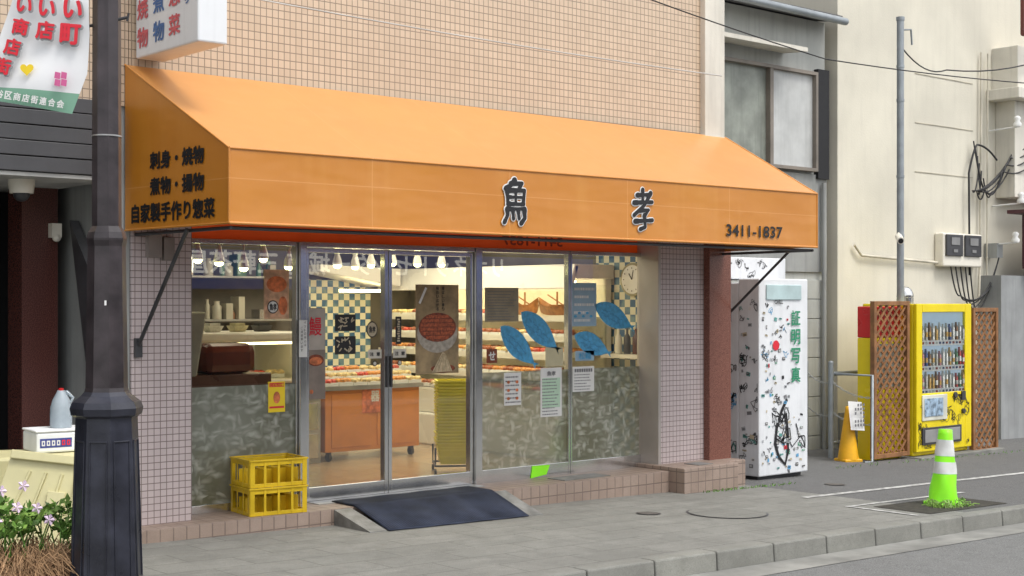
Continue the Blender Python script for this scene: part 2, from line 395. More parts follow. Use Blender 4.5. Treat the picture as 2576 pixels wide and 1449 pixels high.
disc(8.75,-1.95,.33,"manhole_cover","round paved manhole cover set in the pavement",M_pave)
disc(8.2,-1.6,.10,"manhole_cover","small iron valve cover in the pavement",mat("worn_iron",(.12,.11,.10),.6,.4,30,.5,80))
disc(13.6,-2.3,.32,"manhole_cover","round iron manhole cover in the alley asphalt",MATS["worn_iron"])
disc(11.2,-1.2,.1,"manhole_cover","small round iron cover in the alley asphalt",MATS["worn_iron"])

# ================================================================ shop building
shop=thing("shop_building","tan tiled two storey fish shop with glazed front","shop",(7.2,-.5,gz(7.2)))
b=B(); b.box(4.28,10.06,-.5,0.0,2.30,7.5); b.obj("wall",M_wall,shop)
b=B(); b.box(10.06,10.34,-.56,.0,3.10,7.5); b.box(10.04,10.36,-.58,0,3.02,3.10); b.obj("pilaster",M_creamw,shop,bevel=.006)
b=B(); b.box(10.34,10.41,-.45,8,-.4,7.4); b.obj("side_wall",M_creamw,shop)
b=B(); b.box(4.30,4.75,-.5,-.22,gz(4.3)-.1,2.30); b.obj("column",M_pink,shop)
b=B(); b.box(9.52,10.11,-.5,-.22,.0,2.30); b.obj("column",M_pink,shop)
b=B(); b.box(10.11,10.42,-.57,.1,.0,3.02); b.obj("pier",M_gran,shop,bevel=.004)
b=B(); b.box(4.26,9.42,-.70,-.19,-.5,0.0); b.box(9.42,10.16,-.88,-.19,-.5,.035); b.box(10.16,10.43,-.74,.05,-.5,.035); b.obj("step",M_step,shop,bevel=.006)
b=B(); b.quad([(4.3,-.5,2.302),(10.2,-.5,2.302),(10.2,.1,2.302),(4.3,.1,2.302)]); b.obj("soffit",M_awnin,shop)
b=B(); b.box(4.9,10.0,-.188,4.2,-.05,.0); b.obj("floor",M_floor,shop)
b=B(); b.box(4.7,10.18,-.15,4.3,2.5,2.6); b.obj("ceiling",M_ceil,shop)
b=B(); b.box(10.0,10.1,-.20,.85,.0,2.5,0); b.obj("interior_tiled_wall",M_check,shop)
b=B(); b.box(8.38,9.40,3.96,3.999,.5,1.78,0); b.obj("interior_tiled_wall",M_check,shop)
b=B(); b.box(4.70,4.9,-.21,4.2,0,2.5,0); b.box(4.9,10.0,4.0,4.2,0,2.5,0); b.box(10.0,10.1,.85,4.2,0,2.5,0); b.obj("interior_wall",mat("kitchen_wall",(.13,.115,.10),.6,.3,2),shop)
b=B(); b.box(9.485,9.519,-.50,-.225,.0,2.2); b.obj("jamb",mat("taupe_metal",(.46,.42,.39),.35,.1,3,0,metal=.3),shop,bevel=.004)
XF,YO=.9735,-.25
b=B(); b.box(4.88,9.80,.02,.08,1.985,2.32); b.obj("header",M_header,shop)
b=B(); b.box(9.79,9.84,-.10,.05,-.02,1.985); b.obj("jamb",M_steel,shop,bevel=.003)
b=B(); b.box(4.88,4.91,-.06,.04,0,1.985); b.obj("jamb",M_steel,shop,bevel=.003)
def pane(kind,x0,x1,zb,rail,film=0,stile=.035,zt=1.985):
    w=node(kind,shop); b=B()
    b.box(x0,x0+stile,-.03,.03,zb,zt); b.box(x1-stile,x1,-.03,.03,zb,zt)
    b.box(x0+stile,x1-stile,-.028,.028,zt-.035,zt); b.box(x0+stile,x1-stile,-.028,.028,zb,zb+rail)
    b.obj("frame",M_steel,w,bevel=.003)
    g=B(); g.quad([(x0+stile,0,zb+rail),(x1-stile,0,zb+rail),(x1-stile,0,zt-.035),(x0+stile,0,zt-.035)]); g.obj("glass",M_glass,w)
    if film:
        g=B(); g.quad([(x0+stile,-.004,zb+rail),(x1-stile,-.004,zb+rail),(x1-stile,-.004,film),(x0+stile,-.004,film)]); g.obj("frosted_film",M_film,w)
    return w
pane("window",4.92,5.91,0,.06,.91,stile=.015)
b=B(); b.box(5.915,5.975,-.06,.06,0,1.985); b.box(7.68,7.75,-.06,.06,-.03,1.985); b.box(5.98,7.675,-.05,.05,1.945,1.985);b.obj("door_post",M_steel,shop,bevel=.004)
d1=pane("door",5.98,6.775,.0,.11,0,stile=.035,zt=1.94)
d2=pane("door",6.78,7.675,.0,.11,0,stile=.035,zt=1.94)
for d,x in ((d1,6.757),(d2,6.797)):
    h=B(); h.box(x-.010,x+.010,-.05,-.031,.85,1.10); h.obj("handle",M_dark,d,bevel=.003)
pane("window",7.755,8.815,-.02,.13,.93,stile=.022)
pane("window",8.82,9.79,-.02,.13,.93,stile=.022)
b=B(); b.box(5.99,7.66,-.2,-.04,.0,.006); b.obj("door_track",M_steelg,shop)
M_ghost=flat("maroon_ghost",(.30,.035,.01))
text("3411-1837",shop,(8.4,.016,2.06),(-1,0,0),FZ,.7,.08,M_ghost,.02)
XF,YO=1.0,0.0

# ================================================================ awning
aw=thing("awning","orange canvas awning with black lettering over the shop front","awning",(7.2,-.5,2.0))
FY=-1.73
wl=(4.25,-.505,3.13);wr=(10.33,-.57,3.10);fl=(4.35,FY,2.475);fr=(10.22,FY,2.488);bl=(4.35,FY,2.013);br=(10.22,FY,2.013);wbl=(4.25,-.505,2.01);wbr=(10.33,-.57,2.01)
def grid(p00,p10,p01,p11,nu,nv,sag=0,n=(0,0,0)):
    vs=[];fs=[];P=[Vector(p) for p in(p00,p10,p01,p11)];n=Vector(n)
    for j in range(nv+1):
        for i in range(nu+1):
            u=i/nu;v=j/nv
            p=(P[0]*(1-u)+P[1]*u)*(1-v)+(P[2]*(1-u)+P[3]*u)*v
            w=math.sin(math.pi*v)*(abs(math.sin(math.pi*u*5)))**.6
            vs.append(p+n*sag*w)
    for j in range(nv):
        for i in range(nu):
            a=j*(nu+1)+i; fs.append((a,a+1,a+nu+2,a+nu+1))
    return vs,fs
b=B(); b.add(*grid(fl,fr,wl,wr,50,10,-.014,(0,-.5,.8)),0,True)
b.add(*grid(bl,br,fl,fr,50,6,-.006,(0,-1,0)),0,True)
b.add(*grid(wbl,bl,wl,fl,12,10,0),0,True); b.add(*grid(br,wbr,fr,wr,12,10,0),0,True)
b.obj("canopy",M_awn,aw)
b=B()
b.tube([fl,fr],.009,8); b.tube([wl,fl],.007,8); b.tube([wr,fr],.007,8); b.tube([bl,br],.010,8); b.tube([wbl,bl],.008,8); b.tube([fl,bl],.008,8); b.tube([fr,br],.008,8)
b.obj("hem",M_awn,aw)
b=B(); b.tube([(4.33,-.5,1.985),(4.38,FY+.03,1.985)],.012,6); b.tube([(10.30,-.5,1.985),(10.2,FY+.03,1.985)],.012,6); b.tube([(4.38,FY+.05,1.985),(10.2,FY+.05,1.985)],.012,6)
b.obj("frame",M_dark,aw)
for x,z0 in ((4.34,1.23),(10.45,1.42)):
    b=B(); b.tube([(x,-.52,z0),(x-.02,-1.25,1.99)],.014,6); b.box(x-.025,x+.025,-.53,-.50,z0-.08,z0+.05); b.obj("brace",M_dark,aw)
# brush-written shop name, hand-laid strokes (width, then x,y points in a unit box)
def brush(strokes,x0,x1,z0,z1,grow,m,lift,name):
    b=B(); W=x1-x0;H=z1-z0; k=0
    for st in strokes:
        w0=st[0]; P=[(x0+W*a,z0+H*c) for a,c in st[1:]]
        Q=[]
        for i in range(len(P)-1):
            for t in range(5): Q.append((P[i][0]+(P[i+1][0]-P[i][0])*t/5,P[i][1]+(P[i+1][1]-P[i][1])*t/5))
        Q.append(P[-1])
        for i,(x,z) in enumerate(Q):
            t=i/(len(Q)-1); w=(w0*(1.08-.38*math.sin(math.pi*min(1,t*1.1))*.6-.22*t)+grow)*W*.66
            y=FY-.004-lift-k*.00003; k+=1
            n=12; b.add([(x+w*math.cos(2*math.pi*q/n),y,z+w*.95*math.sin(2*math.pi*q/n)) for q in range(n)],[tuple(range(n))])
            if i+1<len(Q):
                x2,z2=Q[i+1]; dx,dz=x2-x,z2-z; L=math.hypot(dx,dz)
                if L>1e-6:
                    nx,nz=-dz/L*w,dx/L*w; b.quad([(x+nx,y-.00001,z+nz),(x-nx,y-.00001,z-nz),(x2-nx*.97,y-.00001,z2-nz*.97),(x2+nx*.97,y-.00001,z2+nz*.97)]); k+=1
    b.obj(name,m,aw)
S_uo=[(.15,(.46,1.0),(.32,.89),(.08,.80)),(.13,(.30,.92),(.78,.94),(.66,.83)),(.13,(.14,.75),(.18,.46)),(.13,(.16,.76),(.88,.78),(.82,.47)),(.09,(.22,.61),(.78,.62)),(.12,(.18,.45),(.84,.46)),(.10,(.50,.76),(.50,.45)),
      (.14,(.14,.33),(.16,.20),(.02,.03)),(.11,(.14,.33),(.86,.36)),(.12,(.38,.30),(.40,.12)),(.12,(.60,.31),(.64,.13)),(.15,(.86,.34),(.88,.14),(.72,.02))]
S_ko=[(.13,(.20,.86),(.76,.89)),(.13,(.48,1.0),(.48,.70)),(.135,(.04,.67),(.96,.71)),(.14,(.88,.93),(.56,.62),(.03,.36)),(.12,(.32,.48),(.78,.51),(.58,.36)),(.135,(.08,.21),(.97,.26)),(.14,(.56,.37),(.60,.08),(.34,.02))]
for S,x0,x1 in ((S_uo,6.56,6.785),(S_ko,7.885,8.105)):
    brush(S,x0,x1,2.09,2.405,.055,M_white,.001,"lettering_outline"); brush(S,x0,x1,2.09,2.405,0,M_black,.006,"lettering")
text("3411-1837",aw,(9.355,FY-.004,2.125),FX,FZ,.73,.094,M_black,.02,"lettering",.004)
def sidet(s,d0,d1,zc,h):
    y0=d0-9.43;y1=d1-9.43
    xd=Vector((.10,-1.225,0)).normalized(); ym=(y0+y1)/2; xm=4.25+(-.505-ym)/1.225*.10
    N=xd.cross(Vector((0,0,1)))
    text(s,aw,Vector((xm,ym,zc))+N*.006,xd,FZ,d0-d1,h,M_black,.036)
sidet("刺身・焼物",8.60,7.97,2.455,.110); sidet("煮物・揚物",8.60,7.97,2.285,.110); sidet("自家製手作り惣菜",8.83,7.85,2.115,.120)

# ================================================================ interior
def area(n,loc,sx,sy,e,col,rot=(0,0,0)):
    l=bpy.data.lights.new(n,'AREA'); l.shape='RECTANGLE'; l.size=sx; l.size_y=sy; l.energy=e; l.color=col
    o=bpy.data.objects.new(n,l); o.location=loc; o.rotation_euler=rot; link(o); return o
area("ceiling_fill_light",(8.3,2.0,2.47),1.8,1.8,80,(1,.87,.64)); area("ceiling_fill_light",(6.2,2.4,2.47),1.4,1.0,20,(1,.86,.65)); area("ceiling_fill_light",(8.0,.4,2.47),1.6,.4,28,(1,.88,.68))  # area lamps fill the room; door-side one added to brighten the baskets
case=thing("display_case","white refrigerated multideck case stocked with food, shelves lit","refrigerated case",(9.6,2.2,0))
CY=.60
b=B(); b.box(9.2,9.98,CY,3.75,.0,.34); b.box(9.25,9.98,CY,3.75,.34,.62); b.box(9.88,9.98,CY,3.75,.62,1.90); b.obj("body",M_enamel,case,bevel=.02)
b=B(); b.box(9.44,9.98,CY-.03,3.78,1.76,1.90); b.hexa([(9.36,CY-.03,1.66),(9.42,CY-.03,1.66),(9.42,3.78,1.66),(9.36,3.78,1.66)],[(9.44,CY-.03,1.89),(9.50,CY-.03,1.89),(9.50,3.78,1.89),(9.44,3.78,1.89)]); b.obj("canopy",M_enamel,case,bevel=.01)
b=B(); b.box(9.47,9.53,CY+.05,3.7,1.70,1.74); b.obj("light_tube",M_warm,case)
M_glow=mat("shelf_glow",(1,.9,.7),.5,0,1,0,emit=(1,.82,.48),es=8.0)
for x,z in ((9.28,.80),(9.36,1.0),(9.42,1.18),(9.48,1.38)):
    b=B(); b.box(x,9.88,CY+.03,3.73,z-.02,z); b.box(x-.012,x,CY+.03,3.73,z-.045,z+.012); b.obj("shelf",M_enamel,case)
    b=B(); b.box(x+.01,x+.03,CY+.05,3.7,z-.035,z-.022); b.obj("shelf_light",M_glow,case)
b=B(); b.tube([(9.34,CY,.62),(9.46,CY,1.70)],.010,6); b.obj("end_frame",M_steel,case)
b=B(); b.quad([(9.27,CY-.002,.62),(9.9,CY-.002,.62),(9.9,CY-.002,1.70),(9.46,CY-.002,1.70)]); b.obj("end_glass",M_vglass,case)
bc=thing("display_case","white wall case with sloped canopy along the rear wall","refrigerated case",(9.0,3.7,0))
b=B(); b.box(8.78,9.18,3.50,3.95,0,.48); b.hexa([(8.45,3.55,1.86),(9.35,3.3,1.70),(9.35,3.95,1.70),(8.45,3.95,1.86)],[(8.45,3.55,1.94),(9.35,3.3,1.90),(9.35,3.95,1.90),(8.45,3.95,1.94)]); b.obj("body",M_enamel,bc,bevel=.01)
b=B(); b.box(8.7,9.25,3.5,3.56,1.64,1.67); b.obj("light_tube",M_warm,bc)
def packmesh(nm,c,cat,lab,sx,sy,sz):
    b=B(); b.box(-sx,sx,-sy,sy,0,sz*.35,0)
    for k in range(4): b.sphere((R.uniform(-.4,.4)*sx-.01,(-.75+.5*k)*sy,sz*.45),sx*.62,1,(1,.8,.6),8,5)
    return b.obj(nm,[M_paper,mat("food_"+lab.replace(" ","_")[:24],c,.35,.5,45,0)],loc=(0,0,0),label=lab,cat=cat,group="food packs on display")
protos=[packmesh("food_pack",(.30,.07,.02),"food pack","glazed brown food tray on a shelf",.08,.08,.10),
        packmesh("food_pack",(.60,.24,.05),"food pack","golden fried food tray on a shelf",.08,.08,.10),
        packmesh("food_pack",(.55,.06,.035),"food pack","red food tray on a shelf",.075,.08,.09),
        packmesh("food_pack",(.66,.50,.24),"food pack","pale packed food tray on a shelf",.08,.08,.09)]
used=[]
def place(pr,loc,rz=0):
    if pr not in used: used.append(pr); pr.location=loc; pr.rotation_euler=(0,0,rz); return
    n=pr.copy(); link(n); n.location=loc; n.rotation_euler=(0,0,rz)
for (x,z) in ((9.37,.80),(9.45,1.0),(9.51,1.18),(9.57,1.38)):
    y=.73
    while y<3.65:
        k=R.random()
        pr=protos[0] if k<.35 else protos[1] if k<.6 else protos[2] if k<.75 else protos[3]
        if not(z>1.35 and y<1.85): place(pr,(x+R.uniform(-.015,.015),y,z+.001),R.uniform(-.1,.1))
        if (y<2.2) and not(z>1.35 and y<1.85): place(R.choice(protos),(x+.19,y,z+.001),R.uniform(-.1,.1))
        y+=R.uniform(.165,.185)
y=.75
while y<3.6:
    place(R.choice(protos),(9.33,y,.622),0)
    if y<2.2: place(R.choice(protos),(9.52,y,.63),0)
    y+=.18
def boat(cx,cy,cz,L,lab):
    b=B(); n=12; vs=[];fs=[]
    for i in range(n+1):
        t=i/n*2-1; w=.09*(1-t*t)**.6+.004; z0=.02+.10*abs(t)**3
        vs+=[(cx-w,cy+L*t,cz+.08+z0),(cx-w*.5,cy+L*.9*t,cz+.005+z0*.4),(cx+w*.5,cy+L*.9*t,cz+.005+z0*.4),(cx+w,cy+L*t,cz+.08+z0)]
    for i in range(n):
        for k in range(3): fs.append((4*i+k,4*i+k+1,4*i+5+k,4*i+4+k))
    b.add(vs,fs,0)
    b.tube([(cx,cy,cz+.03),(cx,cy,cz+.25)],.010,6); b.tube([(cx,cy-.17,cz+.08),(cx,cy+.14,cz+.22)],.008,6); b.box(cx-.04,cx+.04,cy-.06,cy+.08,cz+.05,cz+.12)
    b.obj("serving_boat",mat("boat_wood",(.30,.12,.035),.5,.4,20),loc=(cx,cy,cz),label=lab,cat="serving boat",group="wooden serving boats")
boat(9.62,1.02,1.382,.28,"wooden serving boat on the top display shelf"); boat(9.68,1.58,1.382,.22,"small wooden serving boat on the top shelf")
cab=thing("serving_cabinet","orange laminate cabinet on casters inside the shop","cabinet",(8,2.1,0))
b=B(); b.box(7.43,8.55,1.9,2.4,.09,.68); b.obj("body",M_orwood,cab,bevel=.006)
b=B(); b.box(7.50,7.95,1.893,1.9,.13,.64); b.box(8.03,8.48,1.893,1.9,.13,.64); b.obj("door",M_orwood,cab,bevel=.003)
b=B(); b.box(7.40,8.58,1.87,2.43,.68,.72); b.obj("top",M_steelg,cab)
for x in (7.5,8.48):
    for y in (1.95,2.35):
        b=B(); b.tube([(x-.015,y,.04),(x+.015,y,.04)],.04,10); b.box(x-.02,x+.02,y-.02,y+.02,.05,.09); b.obj("caster",M_dark,cab)
b=B(); b.quad([(7.85,1.888,.45),(8.15,1.888,.45),(8.15,1.888,.70),(7.85,1.888,.70)]); o=b.obj("price_card",M_orp,loc=(8,1.888,.45),label="orange price card hung on the cabinet",cat="sign")
text("器",o,(8.0,1.885,.61),FX,FZ,.10,.10,M_paper,.03)
for i in range(7):
    for j in range(3):
        place(protos[[2,1,3,3][(i+j)%4]],(7.5+i*.165,1.97+j*.17,.722+j*.05),1.57)
b=B(); b.box(7.02,7.38,1.9,2.3,.0,.62); b.box(7.05,7.35,1.893,1.9,.05,.28,1); b.box(7.05,7.35,1.893,1.9,.32,.57,1)
b.obj("steel_cupboard",[M_steelg,M_steel],loc=(7.2,2.1,0),label="small steel cupboard beside the cabinet",cat="cupboard",bevel=.004)
sc=thing("glass_showcase","white counter showcase with trays of food","showcase",(6.4,1.8,0))
b=B(); b.box(5.3,6.95,1.5,2.3,.0,.80); b.obj("body",mat("maroon_panel",(.12,.03,.02),.25,.3,3),sc,bevel=.02)
b=B(); b.box(5.28,6.97,1.46,2.34,1.18,1.26); b.box(5.28,5.34,1.46,2.34,.80,1.18); b.box(6.91,6.97,1.46,2.34,.80,1.18); b.box(5.34,6.91,1.46,2.34,.80,.84);b.obj("top",M_enamel,sc,bevel=.02)
b=B(); b.quad([(5.34,1.47,.84),(6.91,1.47,.84),(6.91,1.47,1.18),(5.34,1.47,1.18)]); b.obj("glass",M_vglass,sc)
b=B(); b.box(5.4,6.85,1.55,1.58,1.15,1.17); b.obj("light_tube",M_glow,sc)
for i in range(8): place(R.choice(protos),(5.5+i*.18,1.75,.845),1.57)
for i,(x,c) in enumerate([(5.6,(.7,.7,.66)),(5.85,(.2,.3,.12)),(6.15,(.7,.68,.6)),(6.4,(.55,.5,.3)),(6.65,(.06,.06,.06))]):
    b=B(); b.prof((x,1.75,1.262),[(0,.07),(.05,.10),(.055,.105)],4,math.pi/4); b.box(x-.05,x+.05,1.70,1.80,1.317,1.34)
    b.obj("food_tray",mat("tray_col%s"%"abcde"[i],c,.5,.3,20,0),loc=(x,1.75,1.262),label="shallow tray standing on the counter showcase",cat="tray",group="trays on the counter")
kt=thing("kitchen_shelving","steel kitchen shelving with pots and boxes","shelving",(6.5,3.7,0))
b=B()
for z in (.9,1.35,1.8): b.box(5.0,8.2,3.55,3.95,z-.02,z)
for x in (5.0,6.6,8.18): b.box(x,x+.03,3.55,3.58,0,2.1)
b.obj("rack",M_steelg,kt)
b=B()
for k in range(60):
    x=R.uniform(5.1,8.0); z=R.choice((.9,1.35,1.8)); w=R.uniform(.05,.12); h=R.uniform(.08,.28)
    if R.random()<.5: b.box(x,x+w,3.58,3.75,z+.001,z+h,R.randrange(4))
    else: b.prof((x,3.65,z+.001),[(0,w*.5),(h*.7,w*.5),(h*.8,w*.3),(h,w*.3)],10,0,R.randrange(4),True)
b.obj("kitchenware",[M_steel,mat("kw_cream",(.45,.42,.35),.4),mat("kw_green",(.1,.2,.12),.4),mat("kw_brown",(.25,.12,.06),.5)],kt)
wm=thing("wrapping_machine","dark maroon rounded machine on a brown counter","machine",(5.7,.9,0))
b=B(); b.box(5.25,6.15,.75,1.15,.0,.94); b.obj("counter",mat("brown_counter",(.14,.06,.04),.3,.3,4),wm,bevel=.01)
b=B(); b.box(5.52,6.0,.72,1.12,.945,1.19); b.obj("hood",mat("maroon_gloss",(.15,.035,.022),.2,.25,3,0),wm,bevel=.07)
b=B(); b.hexa([(5.20,.55,.94),(5.36,.55,.94),(5.36,.75,.94),(5.20,.75,.94)],[(5.12,.50,1.45),(5.42,.50,1.45),(5.42,.80,1.45),(5.12,.80,1.45)]); b.obj("tapered_bin",mat("grey_enamel",(.42,.42,.39),.4,.2,3),loc=(5.2,.65,.94),label="pale grey tapered bin by the counter",cat="bin",bevel=.02)
b=B(); sx,sy,H=.14,.19,.19
def ring(z,k): return [(-sx*k,-sy*k,z),(sx*k,-sy*k,z),(sx*k,sy*k,z),(-sx*k,sy*k,z)]
b.add(ring(0,.78)+ring(H,1.0),[(0,1,5,4),(1,2,6,5),(2,3,7,6),(3,0,4,7),(0,3,2,1)],0)
for s_ in (-1,1):
    b.box(-sx-.010,sx+.010,s_*sy-.010,s_*sy+.010,H-.012,H); b.box(s_*sx-.010,s_*sx+.010,-sy,sy,H-.012,H)
    for z,k in ((.06,.85),(.12,.93)):
        b.box(-sx*k,sx*k,s_*sy*k-.004,s_*sy*k+.004,z,z+.012); b.box(s_*sx*k-.004,s_*sx*k+.004,-sy*k,sy*k,z,z+.012)
bk=b.obj("shopping_basket",M_ylime,loc=(0,0,0),label="yellow plastic shopping basket in a nested stack",cat="shopping basket",group="stacked shopping baskets")
BX,BY=7.86,.50
bk.location=(BX,BY,.09); bk.rotation_euler=(0,0,-.60)
for i in range(1,21):
    n=bk.copy(); link(n); n.location=(BX+R.uniform(-.004,.004),BY,.09+i*.0275); n.rotation_euler=(0,0,-.60+R.uniform(-.03,.03))
b=B(); Mt=Matrix.Translation((BX,BY,0))@Matrix.Rotation(-.60,4,'Z')
for y in (-.2,.2): b.tube([(-.16,y,.24),(-.16,y,.08),(.16,y,.08),(.16,y,.24)],.010,6,M=Mt)
for x in (-.16,.16):
    b.tube([(x,-.2,.08),(x,.2,.08)],.01,6,M=Mt)
    for y in (-.2,.2): b.tube([(x-.01,y,.03),(x+.01,y,.03)],.028,10,M=Mt)
b.obj("basket_trolley",M_dark,loc=(BX,BY,0),label="low wheeled steel frame carrying the baskets",cat="trolley")
lamps=[(5.12,.45,1.82),(5.36,.55,1.86),(5.52,.5,1.84),(5.74,.5,1.80),(5.98,.6,1.88),(6.22,.6,1.82),(7.1,1.2,1.86),(7.5,1.5,1.86),(7.75,1.6,1.88),(8.0,1.6,1.90),(8.3,1.6,1.90),(8.6,1.6,1.90)]
proto=None
for i,(x,y,z) in enumerate(lamps):
    if proto is None:
        proto=thing("spotlight","white ceiling spotlight with glowing yellow bulb","spotlight",(x,y,z),group="ceiling spotlights")
        b=B(); b.prof((x,y,z),[(0,.045),(.05,.037),(.10,.02),(.13,.018)],12,0,smooth=True); b.tube([(x,y,z+.12),(x+.03,y,z+.2),(x,y,z+.35),(x,y,2.5)],.008,6); b.obj("housing",M_enamel,proto)
        b=B(); b.sphere((x,y,z-.006),.036,0,(1,1,.7),8,6); b.obj("bulb",M_bulb,proto)
    else: copy_thing(proto,(x,y,z),R.uniform(-1,1))
b=B(); b.box(4.95,6.7,.48,.52,2.44,2.5); b.box(7.0,8.8,1.58,1.62,2.44,2.5); b.obj("lamp_track",M_dark,shop)
ck=thing("wall_clock","oval cream wall clock on the checker tiled wall","clock",(9.98,.30,1.75))
b=B(); b.tube([(9.998,.30,1.75),(9.96,.30,1.75)],.165,28); b.obj("case",mat("olive_rim",(.30,.27,.15),.4),ck)
b=B(); b.tube([(9.961,.30,1.75),(9.956,.30,1.75)],.142,28); b.obj("dial",M_paper,ck)
b=B(); b.ribbon([(9.953,.30,1.75),(9.953,.28,1.84)],(-1,0,0),.012); b.ribbon([(9.953,.30,1.75),(9.953,.34,1.81)],(-1,0,0),.014)
for k in range(12):
    a=k*math.pi/6; b.ribbon([(9.954,.30+.105*math.cos(a),1.75+.105*math.sin(a)),(9.954,.30+.12*math.cos(a),1.75+.12*math.sin(a))],(-1,0,0),.01)
b.obj("hand",M_black,ck)
for k in range(5):
    x=9.9; y=-.05+k*.12
    b=B(); b.prof((x,y,1.02),[(0,.035),(.16,.035),(.20,.012),(.25,.012)],10,0,smooth=True); b.obj("bottle",[M_dark,M_enamel,mat("soy",(.08,.02,.01),.2)][k%3:k%3+1],loc=(x,y,1.02),label="sauce bottle on a ledge by the tiled wall",cat="bottle",group="sauce bottles")
b=B(); b.box(9.8,9.999,-.15,.58,.98,1.018); b.obj("ledge",M_enamel,shop)

# ================================================================ posters on glass
XF,YO=.9735,-.25
PY=-.008
def rect(b,x0,x1,z0,z1,y,mi): b.quad([(x0,y,z0),(x1,y,z0),(x1,y,z1),(x0,y,z1)],mi)
def ell(b,cx,cz,rx,rz,y,mi,n=24): b.add([(cx+rx*math.cos(2*math.pi*k/n),y,cz+rz*math.sin(2*math.pi*k/n)) for k in range(n)],[tuple(range(n))],mi)
def poster(x0,x1,z0,z1,mats,lab,fn=None,cat="poster",y=PY,lines=0,lm=1,top=.9,nm="poster"):
    b=B(); rect(b,x0,x1,z0,z1,y,0)
    if lines:
        h=(z1-z0)*top; w=x1-x0
        for i in range(lines):
            zz=z0+h*(i+.6)/lines; ln=w*R.uniform(.55,.84)
            x=x0+w*.08
            while x<x0+w*.08+ln:
                q=R.uniform(.006,.02); rect(b,x,min(x+q,x1-.008),zz,zz+h/lines*.33,y-.0015,lm); x+=q+.005
    if fn: fn(b,y)
    return b.obj(nm,mats,loc=((x0+x1)/2,y,z0),label=lab,cat=cat)
def f(b,y):
    ell(b,7.30,1.27,.215,.16,y-.002,1); ell(b,7.30,1.32,.20,.12,y-.003,2)
    for i in range(6):
        w=(.12,.16,.18,.18,.16,.12)[i]; rect(b,7.30-w,7.30+w,1.225+i*.034,1.250+i*.034,y-.004,3)
    ell(b,7.36,.98,.13,.035,y-.002,2)
    b.add([(7.24,y-.003,.95),(7.46,y-.003,.955),(7.385,y-.003,1.10),(7.355,y-.003,1.12)],[(0,1,2,3)],4)
    for k in range(5): b.ribbon([(7.26+k*.045,y-.0045,.955),(7.355+.006*k,y-.0045,1.10)],(0,-1,0),.004,0)
    b.add([(7.10,y-.003,1.52),(7.12,y-.003,1.51),(7.19,y-.003,1.64),(7.17,y-.003,1.65)],[(0,1,2,3)],5)
p=poster(7.07,7.53,.94,1.67,[M_goldp,mat("bowl_rim",(.45,.40,.33),.4,.3,30,0),M_brown,mat("eel_glaze",(.46,.10,.03),.4,.6,70,0),mat("pale_gold",(.60,.48,.30),.6,.3,30,0),M_paper],"gold poster showing a bowl of grilled eel",f)
for i,chx in enumerate("香ばしい香り"): text(chx,p,(7.36,PY-.004,1.64-i*.034),FX,FZ,.026,.026,M_black,.02)
for i,chx in enumerate("味わい広がる"): text(chx,p,(7.30,PY-.004,1.64-i*.034),FX,FZ,.026,.026,M_black,.02)
def f(b,y):
    rect(b,5.995,6.175,1.16,1.475,y-.001,3); ell(b,6.09,1.08,.075,.045,y-.002,1); ell(b,6.09,1.075,.06,.03,y-.003,2); ell(b,6.05,.84,.018,.018,y-.002,2,6)
p=poster(5.99,6.18,.78,1.48,[mat("taupe_poster",(.25,.20,.165),.5,.2,9,0),M_brown,M_orp,mat("pale_taupe",(.46,.41,.36),.6,.15,9,0)],"tall dark poster advertising eel",f)
text("鰻",p,(6.085,PY-.004,1.34),FX,FZ,.11,.14,M_redink,.012)
p=poster(5.90,5.975,1.11,1.39,[M_paper],"narrow white strip notice on the door post",y=-.064)
for i,chx in enumerate("ペットの持込は"): text(chx,p,(5.955,-.066,1.37-i*.028),FX,FZ,.02,.02,M_black)
for i,chx in enumerate("ご遠慮願います"): text(chx,p,(5.925,-.066,1.33-i*.028),FX,FZ,.02,.02,M_black)
for z0,z1 in ((1.30,1.43),(1.12,1.26)):
    def f(b,y):
        for k in range(14):
            cx,cz,a=R.uniform(6.30,6.44),R.uniform(z0+.02,z1-.02),R.uniform(0,3)
            b.ribbon([(cx-.02*math.cos(a),y-.002-.0001*k,cz-.015*math.sin(a)),(cx,y-.002-.0001*k,cz),(cx+.02*math.cos(a),y-.002-.0001*k,cz+.015*math.sin(a))],(0,-1,0),.010,1)
    poster(6.27,6.47,z0,z1,[M_black,M_beige],"black card with white fish pictures on the door",f)
b=B(); ell(b,6.63,1.31,.055,.065,PY,0); ell(b,6.63,1.31,.046,.055,PY-.002,1); o=b.obj("sticker",[M_black,M_beige],loc=(6.63,PY,1.25),label="round black crest sticker on the door",cat="sticker")
text("魚孝",o,(6.63,PY-.004,1.31),FX,FZ,.06,.05,M_black,.03)
p=poster(6.865,6.925,1.19,1.41,[M_black,M_beige],"vertical black lettered sticker on the glass",lambda b,y:[rect(b,6.88+.004*(k%3),6.91-.004*(k%2),1.21+k*.019,1.222+k*.019,y-.002,1) for k in range(10)])
for x0 in (6.59,6.84):
    p=poster(x0,x0+.135,1.08,1.15,[M_bowl],"small door caution sticker",nm="sticker",cat="sticker")
    text("注  意",p,(x0+.067,PY-.003,1.115),FX,FZ,.10,.03,M_black,.02)
    b=B(); ell(b,x0+.067,1.04,.022,.022,PY,0); ell(b,x0+.067,1.04,.015,.015,PY-.002,1); b.obj("sticker",[M_black,M_bowl],loc=(x0+.067,PY,1.02),label="small round sticker under the caution label",cat="sticker")
poster(7.82,8.21,1.36,1.65,[M_tan,M_ink],"faded tan notice covered in small writing",lines=11,lm=1)
p=poster(7.84,7.96,1.01,1.13,[M_brown],"small dark red square sticker",nm="sticker",cat="sticker"); text("せ",p,(7.9,PY-.003,1.07),FX,FZ,.07,.07,M_paper,.03)
